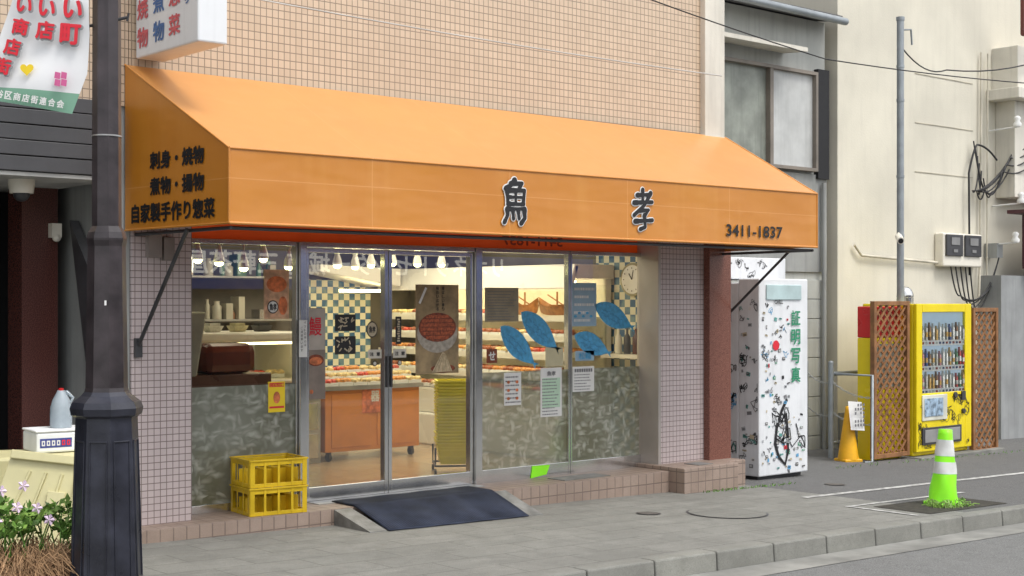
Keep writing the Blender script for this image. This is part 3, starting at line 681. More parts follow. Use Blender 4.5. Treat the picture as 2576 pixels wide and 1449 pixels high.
poster(8.53,8.75,.96,1.13,[mat("cream_note",(.56,.51,.33),.7,.1,9,0)],"plain cream paper taped to the window")
def f(b,y):
    for k in range(5): ell(b,8.9+.05*k,1.40+.03*(k%2),.02,.012,y-.002,2,10)
poster(8.86,9.17,1.31,1.70,[M_bluel,M_paper,M_blue],"pale blue fish poster on the window",f,lines=5,lm=1)
b=B(); rect(b,8.90,9.14,1.0,1.09,PY,0); o=b.obj("sticker",M_bluel,loc=(9.02,PY,1.0),label="pale blue name sticker below the fish",cat="sticker")
text("松輪",o,(9.02,PY-.003,1.045),FX,FZ,.15,.06,M_blue,.02)
p=poster(8.04,8.24,.64,.92,[M_paper,M_ink,M_orp,M_green],"white notice with small food pictures",lambda b,y:[ell(b,8.09+.10*(k%2),.70+.07*(k//2),.018,.014,y-.002,2+(k%2==3),10) for k in range(6)],lines=7,lm=1)
def f(b,y): rect(b,8.49,8.71,.60,.86,y-.001,2)
p=poster(8.47,8.73,.52,.95,[M_paper,M_ink,flat("mint_print",(.50,.68,.52))],"white notice with a green printed table",f,lines=12,lm=1,top=.78)
text("魚孝",p,(8.6,PY-.004,.90),FX,FZ,.10,.04,M_ink,.02)
def f(b,y):
    for k in range(8): rect(b,8.89+k*.029,8.912+k*.029,.90,.93,y-.002,1)
p=poster(8.865,9.14,.725,.95,[M_paper,M_ink,M_bluel],"white printed notice with a bold heading",f,lines=6,lm=1,top=.7)
def f(b,y): rect(b,5.67,5.80,.89,.92,y-.002,1); rect(b,5.67,5.80,.73,.745,y-.002,1); ell(b,5.735,.81,.03,.045,y-.002,2)
p=poster(5.66,5.81,.70,.93,[M_yelp,M_redink,M_orp],"small yellow safety poster on the window",f)
text("こども110番",p,(5.735,PY-.006,.905),FX,FZ,.12,.02,M_yelp,.01)
def f(b,y): ell(b,5.735,1.66,.09,.06,y-.002,1); ell(b,5.70,1.49,.05,.05,y-.003,2); ell(b,5.70,1.49,.042,.042,y-.004,3); ell(b,5.79,1.50,.04,.07,y-.002,1)
p=poster(5.625,5.845,1.40,1.77,[mat("light_food_print",(.78,.46,.28),.6,.4,14,0),M_orp,M_black,M_paper],"bright food poster on the window",f)
text("魚孝",p,(5.70,PY-.006,1.49),FX,FZ,.06,.05,M_black,.03)
b=B(); b.quad([(8.33,-.034,.0),(8.52,-.034,.02),(8.56,-.034,.10),(8.35,-.034,.105)]); b.obj("cone_reflection_patch",M_lime,loc=(8.45,-.034,.0),label="green patch painted as the cone reflection on the window bottom rail",cat="painted reflection")  # lime patch painted onto the rail as the green cone's reflection
M_bluei=flat("deep_blue_print",(.03,.17,.38))
def fish(hx,hz,tx,tz,w):
    h=Vector((hx,hz));t=Vector((tx,tz));L=(t-h).length;d=(t-h)/L;nn=Vector((-d.y,d.x));N=16
    sh=lambda i: w*.5*math.sin(math.pi*(i/N)**.9)**.8 if 0<i<N else 0
    pts=[h+d*L*(i/N*.90)+nn*sh(i) for i in range(N)]+[h+d*L*.90+nn*.010]
    tail=[h+d*L*1.0+nn*w*.16,h+d*L*.95,h+d*L*1.0-nn*w*.16]
    low=[h+d*L*.90-nn*.010]+[h+d*L*(i/N*.90)-nn*sh(i) for i in range(N-1,0,-1)]
    allp=pts+tail+low
    b=B(); b.add([(p.x,PY,p.y) for p in allp],[tuple(range(len(allp)))],0)
    for k in range(22):
        a=h+d*L*(.18+.5*((k%11)/11))+nn*w*(-.18+.22*(k//11)+R.uniform(-.04,.04)); b.ribbon([(a.x,PY-.002,a.y),(a.x+d.x*.014+R.uniform(-.008,.008),PY-.002,a.y+d.y*.014+R.uniform(-.014,.014)),(a.x+d.x*.024,PY-.002,a.y+d.y*.024)],(0,-1,0),.005,1)
    b.obj("fish_sticker",[M_blue,M_bluei],loc=(hx,PY,hz),label="blue fish shaped sticker with writing on the window",cat="sticker",group="blue fish stickers")
fish(8.0,1.32,8.43,.96,.215); fish(8.24,1.44,8.71,1.09,.215); fish(8.89,1.23,9.37,1.05,.195); fish(9.15,1.50,9.68,1.28,.21)
XF,YO=1.0,0.0

# ================================================================ things at shop front
def crate(loc,rz,lab):
    b=B(); W,D,H=.44,.34,.20; t=.012
    Mx=Matrix.Translation(loc)@Matrix.Rotation(rz,4,'Z')
    def bx(*a): b.box(*a,0,M=Mx)
    for z,h in ((0,.028),(.155,.03)):
        bx(-W/2,W/2,-D/2,-D/2+t,z,z+h); bx(-W/2,W/2,D/2-t,D/2,z,z+h); bx(-W/2,-W/2+t,-D/2+t,D/2-t,z,z+h); bx(W/2-t,W/2,-D/2+t,D/2-t,z,z+h)
    for i in range(5):
        w=.035 if i in(0,4) else .018
        x=-W/2+i*(W-w)/4
        bx(x,x+w,-D/2-.004,-D/2,.0,.186); bx(x,x+w,D/2,D/2+.004,.0,.186)
    for i in range(4):
        w=.035 if i in(0,3) else .018
        y=-D/2+i*(D-w)/3
        bx(-W/2-.004,-W/2,y,y+w,.0,.186); bx(W/2,W/2+.004,y,y+w,.0,.186)
    bx(-W/2-.010,W/2+.010,-D/2-.010,-D/2,.186,.199); bx(-W/2-.010,W/2+.010,D/2,D/2+.010,.186,.199); bx(-W/2-.010,-W/2,-D/2,D/2,.186,.199); bx(W/2,W/2+.010,-D/2,D/2,.186,.199)
    for i in range(6): y=-D/2+t+i*(D-2*t-.03)/5; bx(-W/2+t,W/2-t,y,y+.03,.004,.010)
    for i in range(1,4): x=-W/2+i*W/4; bx(x-.003,x+.003,-D/2+t,D/2-t,.0101,.13)
    for i in range(1,3): y=-D/2+i*D/3; bx(-W/2+t,W/2-t,y-.003,y+.003,.0101,.12)
    b.obj("bottle_crate",M_yellow,loc=loc,label=lab,cat="crate",group="stacked yellow bottle crates",bevel=.002)
crate((5.37,-.50,.001),-.12,"yellow plastic bottle crate on the shop step")
crate((5.37,-.50,.202),-.115,"yellow plastic bottle crate stacked on another crate")
rp=thing("rubber_mat","dark navy ribbed rubber mat sloping off the step","mat",(6.65,-.8,-.1))
b=B(); n=24
x0,x1=5.98,7.32
vs=[];fs=[]
g66=gz(6.6)
prof=[(-.40,.012,0),(-.70,.012,0),(-.95,(.012+g66+.010)/2,.5),(-1.19,g66+.010,1)]
for (y,z,kk) in prof:
    for i in range(n+1):
        x=x0+(x1-x0)*i/n; zz=z+(gz(x)-g66)*kk+.002*math.sin(i*.9)
        vs.append((x-.03*kk,y,zz))
for j in range(3):
    for i in range(n): a=j*(n+1)+i; fs.append((a,a+n+1,a+n+2,a+1))
b.add(vs,fs,0,True); o=b.obj("sheet",M_mat,rp); so=o.modifiers.new("s","SOLIDIFY"); so.thickness=.006
b=B()
for i in range(60):
    x=x0+.01+(x1-x0-.03)*i/59
    for (ya,za,ka),(yb,zb,kb) in (((-.41,.019,0),(-.69,.019,0)),((-.72,.011,.04),(-1.17,g66+.020,1))):
        da,db=(gz(x)-g66)*ka,(gz(x)-g66)*kb
        b.quad([(x-.03*ka,ya,za+da),(x-.03*kb,yb,zb+db),(x+.009-.03*kb,yb,zb+db),(x+.009-.03*ka,ya,za+da)])
b.obj("rib",mat("navy_rubber_worn",(.045,.055,.088),.85,.35,6,.5,120,spec=.25),rp)
for xa,xb,lab in ((5.80,5.95,"galvanised ramp plate beside the rubber mat"),(7.30,7.46,"galvanised ramp plate beside the rubber mat")):
    b=B(); b.hexa([(xa,-1.16,gz(xa)+.0),(xb,-1.16,gz(xb)),(xb,-.705,gz(xb)),(xa,-.705,gz(xa))],[(xa,-1.16,gz(xa)+.006),(xb,-1.16,gz(xb)+.006),(xb,-.705,-.004),(xa,-.705,-.004)])
    b.obj("ramp_plate",M_plate,loc=(xa,-.9,gz(xa)),label=lab,cat="ramp",group="ramp plates")
b=B(); b.box(8.2,8.75,-.62,-.40,.001,.006); b.obj("floor_plate",M_plate,loc=(8.4,-.4,0),label="thin metal floor plate on the tiled step",cat="plate")
b=B(); b.box(9.7,9.9,-.80,-.62,.036,.041); b.obj("floor_plate",M_plate,loc=(9.7,-.7,0.04),label="small metal plate on the raised step",cat="plate")
x,y,z=4.40,-.5,1.83
b=B(); b.box(x,x+.10,y-.05,y,z,z+.16); b.box(x+.12,x+.2,y-.04,y,z-.02,z+.14); b.tube([(x+.05,y-.03,z+.16),(x+.05,y-.03,2.2)],.008,6); b.obj("junction_box",mat("box_taupe",(.28,.24,.22),.5),loc=(x,y,z),label="small electrical box on the pink tiled column",cat="electrical box")

# ================================================================ projecting sign
sg=thing("projecting_sign","white illuminated box sign projecting from the tiled wall","sign",(4.4,-.95,3.17))
b=B(); b.box(4.31,4.52,-1.41,-.54,3.17,4.6); b.obj("box",mat("sign_white",(.74,.76,.78),.5,.06,2,0,streak=.15),sg,bevel=.012)
b=B(); b.box(4.40,4.44,-.54,-.5,3.5,4.4); b.obj("bracket",M_dark,sg)
M_sr=flat("faded_red",(.62,.12,.14)); M_sb=flat("faded_blue",(.07,.16,.38))
for chx,d,z,m in (("物",8.78,3.30,M_sr),("物",8.55,3.31,M_sb),("菜",8.33,3.32,M_sr),("焼",8.78,3.49,M_sr),("煮",8.55,3.50,M_sb),("惣",8.33,3.51,M_sr),("り",8.16,3.46,M_sb)):
    s_=.15 if chx!="り" else .05
    text(chx,sg,(4.306,d-9.43,z),LX,FZ,s_,.13 if chx!="り" else .06,m,.025)

# ================================================================ left neighbour
nb=thing("neighbour_building","dark fronted shop with charcoal fascia and granite doorway","building",(2,-.5,-.05))
b=B(); b.box(-6,4.275,-.5,6,2.85,7.5); b.obj("wall",M_wall,nb)
b=B()
for i in range(5): b.box(-6,4.10,-.62-.006*(i%2),-.501,2.36+i*.1,2.36+i*.1+.094)
b.obj("fascia",M_fascia,nb,bevel=.004)
b=B(); b.box(-6,4.12,-.6,.8,2.33,2.355); b.obj("soffit",mat("pale_soffit",(.5,.5,.48),.6),nb)
b=B(); b.box(-6,4.28,.8,.9,-.2,2.85); b.obj("glazing",M_void,nb)
b=B(); b.box(3.84,4.10,.25,.5,-.1,2.33); b.obj("pillar",M_grand,nb)
b=B(); b.box(2.5,3.70,.5,.52,-.1,2.33); b.obj("door",mat("black_door_glass",(.015,.013,.013),.12,.1,2,0),nb)
b=B(); b.box(4.20,4.295,-.48,.8,-.2,2.85); b.obj("side_wall",M_greyd,nb)
b=B(); b.box(4.0,4.28,.55,.6,.3,2.33); b.hexa([(4.12,-.45,1.0),(4.19,-.45,1.0),(4.19,-.2,1.0),(4.12,-.2,1.0)],[(4.12,-.45,1.5),(4.19,-.45,1.5),(4.19,.1,2.1),(4.12,.1,2.1)]); b.obj("panel",M_dark,nb)
cm=thing("security_camera","white dome security camera under the neighbour soffit","security camera",(3.62,-.3,2.3))
b=B(); b.prof((3.62,-.3,2.24),[(0,.075),(.06,.085),(.09,.085)],20,0,smooth=True); b.obj("housing",M_enamel,cm); b=B(); b.sphere((3.62,-.3,2.24),.055); b.obj("dome",M_dark,cm)
b=B(); b.box(4.03,4.10,.18,.249,1.98,2.08); b.sphere((4.07,.20,1.98),.03); b.obj("wall_lamp",M_enamel,loc=(4.07,.2,1.98),label="small white wall lamp on the granite pillar",cat="lamp")

# ================================================================ lamp post
lx,ly=3.06,-2.80; lz=gz(3.06)
lp=thing("street_lamp","dark octagonal street lamp post with moulded base","street lamp",(lx,ly,lz))
rot=math.radians(22.5-40.8)
b=B(); b.prof((lx,ly,0),[(1.84,.098),(1.87,.090),(1.90,.072),(5.6,.062)],8,rot); b.prof((lx,ly,0),[(2.325,.071),(2.345,.071)],8,rot); b.obj("shaft",M_post,lp)
b=B(); b.prof((lx,ly,0),[(1.08,.108),(1.10,.103),(1.80,.092),(1.83,.098),(1.84,.098)],8,rot); b.obj("collar",M_post,lp)
b=B(); b.prof((lx,ly,0),[(lz,.20),(.05,.195),(.10,.178),(.90,.152),(.955,.150),(.965,.172),(1.0,.178),(1.03,.165),(1.06,.125),(1.08,.108)],8,rot)
b.obj("base",M_postb,lp,bevel=.004)
b=B()
for k in range(8):
    t=rot+2*math.pi*(k+.5)/8; d=Vector((math.cos(t),math.sin(t),0)); tt=Vector((-d.y,d.x,0)); c=Vector((lx,ly,0))
    def pp(z,s_,e):
        rr=(.178+(.152-.178)*(z-.10)/.80)*math.cos(math.pi/8)
        return c+d*(rr+e)+tt*s_*.042+Vector((0,0,z))
    for (a,q) in (((.16,-1),(.84,-1)),((.16,1),(.84,1)),((.16,-1),(.16,1)),((.84,-1),(.84,1))):
        b.tube([pp(a[0],a[1],.002),pp(q[0],q[1],.002)],.004,5)
b.obj("panel_moulding",M_postb,lp)
b=B(); b.tube([(lx,ly,2.345),(lx,ly,2.352)],.0735,16); b.obj("band",M_steelg,lp)
U=Vector((.757,-.6534,0)); NN=Vector((-.6534,-.757,0))
def bp(px,py,off=0): return Vector((lx,ly,0))+U*((px-282)/506)+NN*off+Vector((0,0,1.52+(762-py)/506))
text("1",lp,bp(294,762)+NN*.105,U,FZ,.008,.022,M_white,.02)
b=B(); b.tube([bp(338,45,.02),bp(228,70,.02)],.008,6); b.tube([bp(340,35,.02),bp(336,55,.02)],.006,6); b.obj("banner_arm",M_dark,lp)
bn=thing("street_banner","white shopping street banner with red lettering and green hem","banner",tuple(bp(120,290)))
Lft=[(98,-160),(75,-60),(58,0),(25,90),(-2,190),(-18,252)]; Rgt=[(262,-160),(256,-60),(250,0),(249,90),(240,190),(203,290)]
nr=30;nc=16
def lerp_path(P,t):
    q=t*(len(P)-1);i=min(int(q),len(P)-2);fq=q-i; return (P[i][0]*(1-fq)+P[i+1][0]*fq,P[i][1]*(1-fq)+P[i+1][1]*fq)
vs=[]
def bpt(u,t,off=0):
    a=lerp_path(Lft,t);c=lerp_path(Rgt,t)
    return bp(a[0]*(1-u)+c[0]*u,a[1]*(1-u)+c[1]*u,.06+.018*math.sin(u*5+t*6)+.010*math.sin(t*11-u*3)+off)
b=B()
for j in range(nr+1):
    for i in range(nc+1): vs.append(bpt(i/nc,j/nr))
b.v=vs
for j in range(nr):
    for i in range(nc):
        a=j*(nc+1)+i; b.f.append([a,a+nc+1,a+nc+2,a+1]); b.m.append(1 if (j+.5)/nr>.885 else 0); b.sm.append(True)
b.obj("cloth",[mat("banner_white",(.80,.81,.82),.7,.05,3,0),mat("banner_green",(.22,.43,.31),.7,.1,3,0)],bn)
def bch(ch,px,py,w,h,m,ang=0,off=.05,outl=None):
    ca,sa=math.cos(math.radians(ang)),math.sin(math.radians(ang))
    xd=U*ca+Vector((0,0,1))*sa; yd=-U*sa+Vector((0,0,1))*ca
    if outl: text(ch,bn,bp(px+2,py+3,.094),xd,yd,w/506,h/506,outl,off+.04,"lettering_outline",.0)
    text(ch,bn,bp(px,py,.101),xd,yd,w/506,h/506,m,off)
g_=flat("shadow_grey",(.35,.35,.36))
for ch,x,y,s_,a in (("い",212,32,44,-8),("町",206,95,48,-4),("い",136,-14,38,-8),("い",148,30,38,-8),("店",143,85,42,-6),("い",92,22,36,-14),("商",82,76,38,-12),("店",62,126,38,-12),("街",38,174,38,-12)):
    bch(ch,x,y,s_,s_,M_redink,a,.04,g_)
for i,ch in enumerate("世田谷区商店街連合会"):
    bch(ch,-12+i*21.5,236+i*3.6,17,19,M_paper,-9,.03)
b=B()
hp=[]
for k in range(24):
    t=2*math.pi*k/24; hp.append(bp(98+17*math.sin(t)**3*1.0,182-(13*math.cos(t)-5*math.cos(2*t)-2*math.cos(3*t)-math.cos(4*t))*1.05,.100))
b.add(hp,[tuple(range(24))],0)
for i in range(2):
    for j in range(2): b.quad([bp(168+i*16,188+j*18,.1),bp(182+i*16,191+j*18,.1),bp(180+i*16,207+j*18,.1),bp(166+i*16,204+j*18,.1)],1)
b.obj("printed_mark",[M_yelp,M_pinkink],bn)

# ================================================================ boxes and bottle at left
b=B()
Mx=Matrix.Translation((3.42,-1.15,0))@Matrix.Rotation(-.35,4,'Z')
b.hexa([Mx@Vector(p) for p in [(-.26,-.2,gz(3.3)),(.24,-.2,gz(3.3)),(.24,.2,gz(3.3)),(-.26,.2,gz(3.3))]],[Mx@Vector(p) for p in [(-.30,-.24,.62),(.28,-.24,.62),(.28,.24,.62),(-.30,.24,.62)]])
b.obj("storage_tub",M_tub,loc=(3.42,-1.15,gz(3.3)),label="cream plastic storage tub on the pavement",cat="storage tub",bevel=.02)
Mx2=Matrix.Translation((3.17,-1.62,.34))@Matrix.Rotation(-.62,4,'Z')@Matrix.Rotation(math.radians(-16),4,'X')@Matrix.Rotation(math.radians(7),4,'Y')
b=B(); b.hexa([Mx2@Vector(p) for p in [(-.28,-.015,-.36),(.25,-.015,-.36),(.25,.02,-.36),(-.28,.02,-.36)]],[Mx2@Vector(p) for p in [(-.18,-.015,.33),(.25,-.015,.33),(.25,.02,.33),(-.18,.02,.33)]])
for (xa,xb,za,zb) in ((.20,.25,-.36,.33),(-.18,.20,.28,.33),(-.26,.20,-.36,-.31)): b.box(xa,xb,-.045,-.016,za,zb,0,M=Mx2)
for i in range(3): b.tube([Mx2@Vector((-.18+i*.12,-.02,-.24)),Mx2@Vector((-.06+i*.09,-.02,.22))],.010,6)
b.box(.06,.16,-.035,-.016,-.02,.12,0,M=Mx2)
b.obj("tub_lid",M_tub,loc=(3.17,-1.62,.0),label="cream plastic ribbed lid leaning against the tub",cat="lid",bevel=.010)
Mx3=Matrix.Translation((3.52,-1.12,.625))@Matrix.Rotation(-.1,4,'Z')
fb=thing("foam_box","white foam fish box with a blue printed panel","foam box",(3.52,-1.12,.62))
b=B(); b.box(-.17,.17,-.14,.14,.0,.12,0,M=Mx3); b.obj("body",M_foam,fb,bevel=.012)
b=B(); b.box(-.175,.175,-.145,.145,.122,.135,0,M=Mx3); b.obj("lid",M_foam,fb,bevel=.006)
b=B(); b.quad([(-.15,-.142,.03),(.04,-.142,.03),(.04,-.142,.085),(-.15,-.142,.085)],0,M=Mx3)
for k in range(6):
    x=-.14+k*.03; b.quad([(x,-.1435,.042),(x+.02,-.1435,.042),(x+.02,-.1435,.073),(x,-.1435,.073)],1 if k<4 else 2,M=Mx3)
    b.quad([(x+.006,-.1445,.05),(x+.014,-.1445,.05),(x+.014,-.1445,.065),(x+.006,-.1445,.065)],0,M=Mx3)
b.obj("printed_panel",[flat("navy_label",(.04,.06,.26)),M_paper,M_redink],fb)
bt=thing("plastic_bottle","translucent blue plastic jug with red cap on the foam box","bottle",(3.54,-1.12,.76))
b=B(); b.prof((3.54,-1.12,.762),[(0,.062),(.02,.066),(.12,.064),(.17,.05),(.21,.028),(.225,.022)],16,0,smooth=True); b.tube([(3.59,-1.12,.90),(3.615,-1.12,.94),(3.57,-1.12,.98)],.012,6); b.obj("body",mat("blue_clear_plastic",(.52,.60,.66),.25,.15,9,0,trans=.35),bt)
b=B(); b.tube([(3.54,-1.12,.985),(3.54,-1.12,1.000)],.016,12); b.obj("cap",M_red,bt)

# ================================================================ flowers
pl=thing("flower_planter","low planter with trailing flowers and dry grass beside lamp post","planter",(2.75,-2.45,gz(2.7)))
b=B(); b.box(2.3,2.98,-2.62,-2.22,gz(2.7),.08); b.obj("pot",mat("planter_brown",(.12,.07,.05),.8,.3,6),pl,bevel=.02)
b=B()
for k in range(2600):
    a=R.uniform(0,6.28);rr=R.random()**.5
    x0_=2.68+.36*rr*math.cos(a);y0_=-2.47+.22*rr*math.sin(a);p=Vector((x0_,y0_,R.uniform(.04,.24))); d=Vector((math.cos(a)*rr*.9+R.uniform(-.8,.8),math.sin(a)*rr*.7+R.uniform(-.8,.8),R.uniform(.1,1.0)));L=R.uniform(.12,.26)
    q=p+d.normalized()*L*.6; e=q+Vector((d.x,d.y,-R.uniform(.2,1.2))).normalized()*L*.5
    b.ribbon([p,q,e],(-.6,-.75,.2),R.uniform(.003,.006),0)
b.obj("dry_grass",M_straw,pl)
def leafs(n,cx,cy,cz,rx,ry,rz_,s0,s1):
    b=B()
    for k in range(n):
        a=R.uniform(0,6.28);h=R.uniform(-1,1);rr=math.sqrt(max(0,1-h*h))*R.uniform(.5,1)
        c=Vector((cx+rx*rr*math.cos(a),cy+ry*rr*math.sin(a),cz+rz_*h*R.uniform(.4,1)))
        if math.sin(c.x*23+1)*math.sin(c.z*19+c.y*15)<-.25: continue
        s_=R.uniform(s0,s1); d=Vector((R.uniform(-1,1),R.uniform(-1,1),R.uniform(-.3,.9))).normalized(); n_=d.cross(Vector((R.uniform(-1,1),R.uniform(-1,1),R.uniform(-1,1)))).normalized()
        b.add([c,c+d*s_*.5+n_*s_*.28,c+d*s_,c+d*s_*.5-n_*s_*.28],[(0,1,2,3)],0 if R.random()<.5 else 1)
    return b
def merge(b,b2):
    n0=len(b.v); b.v+=b2.v; b.f+=[[i+n0 for i in q] for q in b2.f]; b.m+=b2.m; b.sm+=b2.sm
b=leafs(800,2.62,-2.43,.42,.34,.2,.09,.035,.07)
merge(b,leafs(420,2.98,-2.5,.42,.16,.12,.10,.035,.06)); merge(b,leafs(120,2.60,-2.5,.54,.07,.1,.06,.03,.055))
for k in range(40):
    x=2.66+R.uniform(-.3,.4); y=-2.45+R.uniform(-.15,.15); b.tube([(x,y,.05),(x+R.uniform(-.05,.05),y,.3),(x+R.uniform(-.1,.1),y+R.uniform(-.05,.05),.46)],.004,4,0)
b.obj("foliage",[M_leaf,M_leaf2],pl)
b=B()
for (x,y,z) in [(2.62,-2.57,.60),(2.72,-2.6,.62),(2.80,-2.57,.50),(2.55,-2.6,.52),(2.50,-2.6,.44),(3.06,-2.63,.31),(2.68,-2.62,.52),(2.85,-2.6,.44),(2.45,-2.6,.55),(2.58,-2.62,.46),(2.99,-2.62,.40)]:
    for k in range(5):
        a=k*1.257; q_=.027; c=Vector((x,y,z)); d=U*math.cos(a)*q_+Vector((0,0,1))*math.sin(a)*q_; e=U*math.cos(a+.5)*q_*.8+Vector((0,0,1))*math.sin(a+.5)*q_*.8; g_2=U*math.cos(a-.5)*q_*.8+Vector((0,0,1))*math.sin(a-.5)*q_*.8
        b.add([c+NN*.01,c+g_2,c+d*1.15+NN*.008,c+e],[(0,1,2,3)],0)
b.obj("blossom",M_petal,pl)

# ================================================================ grey building
gb=thing("grey_building","weathered grey house with wide upper window and canopy","house",(12.5,1.3,-.25))
b=B(); b.box(10.5,14.42,1.32,7,-.4,5.0); b.obj("wall",M_grey,gb)
b=B(); b.box(10.5,14.42,1.29,1.318,1.9,3.10,0); b.obj("lower_band",[M_greyd],gb)
b=B()
for i in range(9): b.box(13.0,14.40,1.285,1.318,-.35+i*.24,-.35+i*.24+.232)
b.obj("siding",M_grey,gb,bevel=.004)
w=node("window",gb)
b=B(); b.box(11.6,14.16,1.22,1.31,4.31,4.35); b.box(11.6,14.16,1.22,1.31,3.13,3.17); b.box(13.25,13.31,1.23,1.30,3.17,4.31); b.box(14.12,14.16,1.22,1.31,3.17,4.31); b.obj("frame",mat("bronze_frame",(.22,.19,.16),.5),w)
b=B(); b.quad([(11.6,1.30,3.17),(13.25,1.30,3.17),(13.25,1.30,4.31),(11.6,1.30,4.31)]); b.obj("curtain",mat("green_grey_curtain",(.28,.30,.26),.4,.35,3,0,streak=.6),w)
b=B(); b.quad([(13.31,1.28,3.17),(14.12,1.28,3.17),(14.12,1.28,4.31),(13.31,1.28,4.31)]); b.obj("frosted_pane",mat("light_grey_panel",(.50,.51,.50),.35,.18,3,.05,streak=.3),w)
b=B(); b.box(14.20,14.42,1.25,1.316,3.05,4.40); b.obj("side_shutter",M_void,gb)
b=B(); b.hexa([(11.0,.95,4.50),(13.6,.95,4.50),(13.6,1.318,4.53),(11.0,1.318,4.53)],[(11.0,.95,4.55),(13.6,.95,4.55),(13.6,1.318,4.62),(11.0,1.318,4.62)]); b.obj("canopy",M_creamw,gb)
b=B(); b.hexa([(10.6,1.05,4.98),(14.42,1.05,4.98),(14.42,7,5.9),(10.6,7,5.9)],[(10.6,1.05,5.05),(14.42,1.05,5.05),(14.42,7,5.98),(10.6,7,5.98)]); b.tube([(10.6,1.0,5.0),(14.42,1.0,4.97)],.045,8,1); b.obj("roof",[mat("dark_roof_tile",(.12,.12,.125),.7,.3,12,.5,30),M_galv],gb)
b=B(); b.box(12.95,13.9,1.26,1.284,.7,1.35); b.obj("vent_window",mat("dim_window",(.16,.17,.17),.3),gb)
b=B(); b.tube([(14.3,1.24,-.3),(14.3,1.24,3.0)],.03,8); b.obj("downpipe",M_greyd,gb)

# ================================================================ cream building
cb=thing("cream_building","cream stucco building with cables and meter box on wall","building",(16.5,1.2,-.3))
b=B(); b.box(14.52,24,1.2,9,-.5,9); b.obj("wall",M_cream,cb)
b=B()
gm=mat("stucco_groove",(.50,.46,.36),.9)
for z in (4.55,3.9,3.25): b.box(16.2,17.6,1.192,1.199,z,z+.010)
b.obj("groove",gm,cb)
b=B(); b.box(14.53,17.7,1.17,1.199,-.4,.15); b.obj("plinth",mat("grey_plinth",(.30,.30,.28),.85,.2,3,.3),cb)
b=B(); b.box(17.95,24,.7,1.199,4.35,4.5); b.box(18.1,24,.8,1.199,4.5,5.1); b.box(18.2,24,.9,1.199,3.0,4.35,0); b.obj("balcony",M_creamw,cb,bevel=.01)
b=B(); b.box(17.75,24,.85,1.199,-.5,1.9); b.obj("grey_base",mat("grey_concrete",(.30,.31,.31),.85,.2,2,.3,60,streak=.3),cb)
b=B(); b.box(17.9,24,.55,.849,2.75,2.80); b.box(18.3,24,.65,.849,2.0,2.75); b.obj("shop_canopy",mat("maroon_canopy",(.08,.025,.03),.6),cb)
b=B(); b.box(17.9,17.95,.6,.65,5.2,7); b.tube([(17.9,.62,5.2),(19.5,.62,5.3)],.03,6);b.tube([(17.9,.62,5.25),(19.0,.62,6.2)],.02,6); b.obj("sign_bracket",mat("rust_red_steel",(.16,.04,.03),.6),cb)
mb=thing("electric_meter_box","cream electric meter box with two dark glass meters","electric meter",(17.1,1.1,2.0))
b=B(); b.box(16.66,17.62,1.06,1.198,2.01,2.46); b.obj("box",M_enamel,mb,bevel=.02)
for x in (16.9,17.36):
    b=B(); b.box(x-.20,x+.20,1.03,1.059,2.15,2.44); b.obj("meter",M_dark,mb,bevel=.01)
    b=B(); b.box(x-.10,x+.10,1.02,1.029,2.30,2.40); b.box(x-.05,x+.05,1.02,1.029,2.20,2.24); b.obj("dial",mat("meter_dial",(.22,.22,.22),.4),mb)
def cable(pts,r,m,lab,nm="cable",cat="cable",sag=0):
    P=[];n=8
    for i in range(len(pts)-1):
        a,c=Vector(pts[i]),Vector(pts[i+1])
        for k in range(n):
            t=k/n; p=a.lerp(c,t); p.z-=sag*4*t*(1-t); P.append(p)
    P.append(Vector(pts[-1])); b=B(); b.tube(P,r,6); return b.obj(nm,m,loc=tuple(P[0]),label=lab,cat=cat)
M_cab=mat("black_cable",(.02,.02,.022),.5); M_wc=mat("grey_cable",(.50,.50,.48),.6); M_crp=mat("cream_conduit",(.60,.56,.46),.6)
cable([(4.6,-.9,3.63),(9.9,-.9,3.60)],.006,M_wc,"pale cable strung in front of the tiled wall",sag=.03)
cable([(7.6,-1.43,4.1),(10.75,-1.43,3.78),(14.3,-1.43,3.92),(20,-1.43,4.4)],.006,M_cab,"thin black overhead cable crossing the alley",sag=.02)
cable([(14.4,.2,4.55),(16.0,.6,4.5),(19.5,.8,5.2)],.009,M_cab,"black cable from the pipe pole to the wall",sag=.12)
cable([(14.8,1.15,2.25),(14.95,1.15,2.12),(16.66,1.15,2.06)],.018,M_crp,"cream conduit running to the meter box")
cable([(17.75,1.15,5.0),(17.72,1.15,2.2),(17.6,1.1,1.5)],.016,M_crp,"cream conduit down the stucco wall")
cable([(17.9,1.14,5.0),(17.88,1.14,1.9)],.012,M_crp,"cream conduit down the stucco wall")
for k in range(7):
    x=17.5+.05*k; cable([(x,1.12,3.75-.1*k),(17.6+R.uniform(-.25,.3),1.05,3.05),(17.95+.1*k,.95,3.35+.1*k),(18.8,.8,3.7+.15*k)],.010,M_cab,"black cable drooping on the stucco wall",sag=.15)
for k in range(5):
    cable([(16.9+.12*k,1.1,2.01),(17.1+.1*k,1.08,1.62-.06*k),(17.75+.05*k,1.0,1.75+.1*k)],.010,M_cab,"black cable looped under the meter box",sag=.12)
cable([(17.40,1.12,1.9),(17.38,1.12,3.3),(17.55,1.1,3.7),(17.9,1.0,3.5)],.014,M_cab,"thick black cable hooked on the wall",sag=-.05)
for (x,z) in ((18.0,3.95),(18.1,2.9),(17.95,2.35)):
    b=B(); b.prof((x,.75,z),[(0,.05),(.04,.06),(.08,.03),(.12,.05),(.15,.02)],10,0,smooth=True); b.tube([(x,.75,z),(x,1.19,z-.02)],.012,6); b.obj("insulator",M_paper,loc=(x,.75,z),label="white ceramic insulator on the cream wall",cat="insulator",group="wall insulators")
